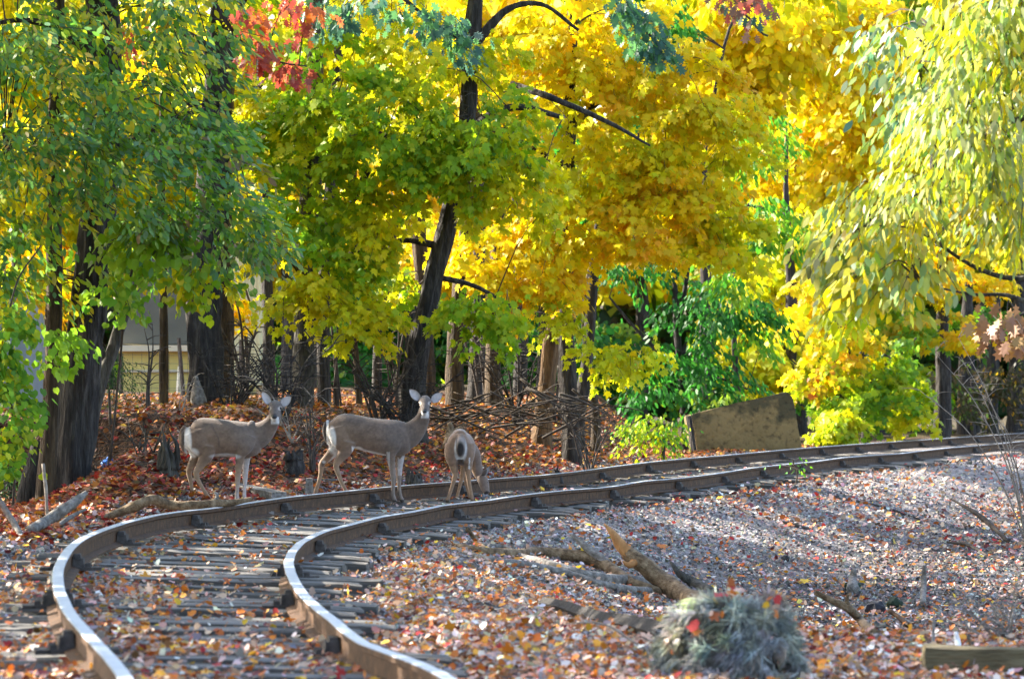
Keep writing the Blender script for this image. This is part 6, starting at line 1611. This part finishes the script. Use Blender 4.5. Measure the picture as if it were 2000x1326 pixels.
# dark evergreen shrub at the lower left, hemlock sprig behind
tree('evergreen_shrub', 'dark glossy evergreen shrub at the lower left edge', [(15, 1010, 10), (12, 960, 8), (10, 910, 4)], 42, M_TWIG, (), [RG(10, 950, 60, 45, 41.6, 0.5, 22, 40, 0.05, [(3, (0.02, 0.05, 0.02)), (2, (0.03, 0.075, 0.03))], OVAL)], cat='shrub', leafmat=M_LEAFG, sides=6, rings=10)
tree('hemlock_sapling', 'dark needled young hemlock right of the leaning stem', [(215, 870, 7), (218, 780, 6), (222, 690, 4)], 44, M_TWIG, (), [RG(222, 730, 42, 40, 43.8, 0.5, 14, 60, 0.04, [(3, (0.02, 0.055, 0.018)), (2, (0.04, 0.085, 0.025))], LONG, (0.2, 0, -0.5))], cat='sapling', sides=6, rings=10)
tree('low_plant', 'small green leaf tuft at the foot of the left brush', [(205, 985, 4), (206, 965, 3), (207, 950, 2)], 39.5, M_TWIG, (), [RG(206, 965, 16, 12, 39.3, 0.15, 4, 26, 0.05, [(3, G2), (2, DG2)], OVAL)], cat='plant', sides=6, rings=8)
tree('low_plant', 'tiny green weed beside the near rail at right', [(1552, 922, 3), (1553, 912, 2), (1554, 904, 2)], 54, M_TWIG, (), [RG(1553, 912, 8, 9, 53.8, 0.08, 2, 14, 0.07, [(3, DG3), (2, YG1)], OVAL)], cat='plant', sides=5, rings=6)

# --- row of unseen trees added left of the frame to shade the track
ORD = ['first', 'second', 'third', 'fourth', 'fifth', 'sixth', 'seventh', 'eighth', 'ninth', 'tenth', 'eleventh', 'twelfth']
for i, (X_, Y_, hgt) in enumerate(((-6.6, 17.5, 9.5), (-7.2, 21, 10.5), (-7.4, 24.5, 11), (-7.6, 28, 11), (-8.0, 31.5, 11.2), (-8.4, 35, 11.5), (-8.8, 38.5, 11.5), (-9.2, 42, 11.2), (-9.6, 46, 10.2), (-10.4, 50, 9.8), (-11.2, 54.5, 9.5), (-12, 59, 9.5))):
    x = 1000 + X_ * FPX / Y_; k = FPX / Y_
    def zy(z): return YH - (z - HC) * k
    tree('left_tree', ORD[i] + ' tree from the camera in the row just left of the frame',
         [(x, zy(-.2), 0.40 * k), (x + .1 * k, zy(hgt * 0.4), 0.30 * k), (x, zy(hgt * 0.9), 0.10 * k)], Y_, M_BARK_DARK, (),
         [RG(x, zy(hgt * 0.70), 1.9 * k, hgt * 0.29 * k, Y_, 2.3, 130, 26, 0.25, PAL_LEFT, KITE), RG(x + 0.3 * k, zy(hgt * 0.34), 1.6 * k, 1.5 * k, Y_, 2.0, 50, 24, 0.23, PAL_LEFT, KITE)], group='shade trees added left of the frame', sides=10, rings=16)

# --- the far wood that closes the view
n = 22000
Yw = RNG.uniform(118, 128, n); pxw = RNG.uniform(-350, 2400, n); pyw = 800 - 560 * RNG.random(n) ** 1.2
Pw = np.stack([(pxw - 1000) * Yw / FPX, Yw, HC - (pyw - YH) * Yw / FPX], 1)
o = scatter('far_wood', KITE, Pw, frames(RNG.normal(size=(n, 3)), RNG.normal(size=(n, 3)) + np.array([0, -1, 0.6])), RNG.uniform(0.4, 0.8, n), np.where((pyw > 590)[:, None], pick([(4, (0.02, 0.05, 0.012)), (2, (0.035, 0.03, 0.015)), (1.2, DG1), (0.5, YG1)], n), pick([(3, YG2), (3, YG3), (3, Y3), (2, Y1), (0.6, O1)], n)), M_LEAF)  # low leaves coloured very dark: deep shade painted in between the trunks
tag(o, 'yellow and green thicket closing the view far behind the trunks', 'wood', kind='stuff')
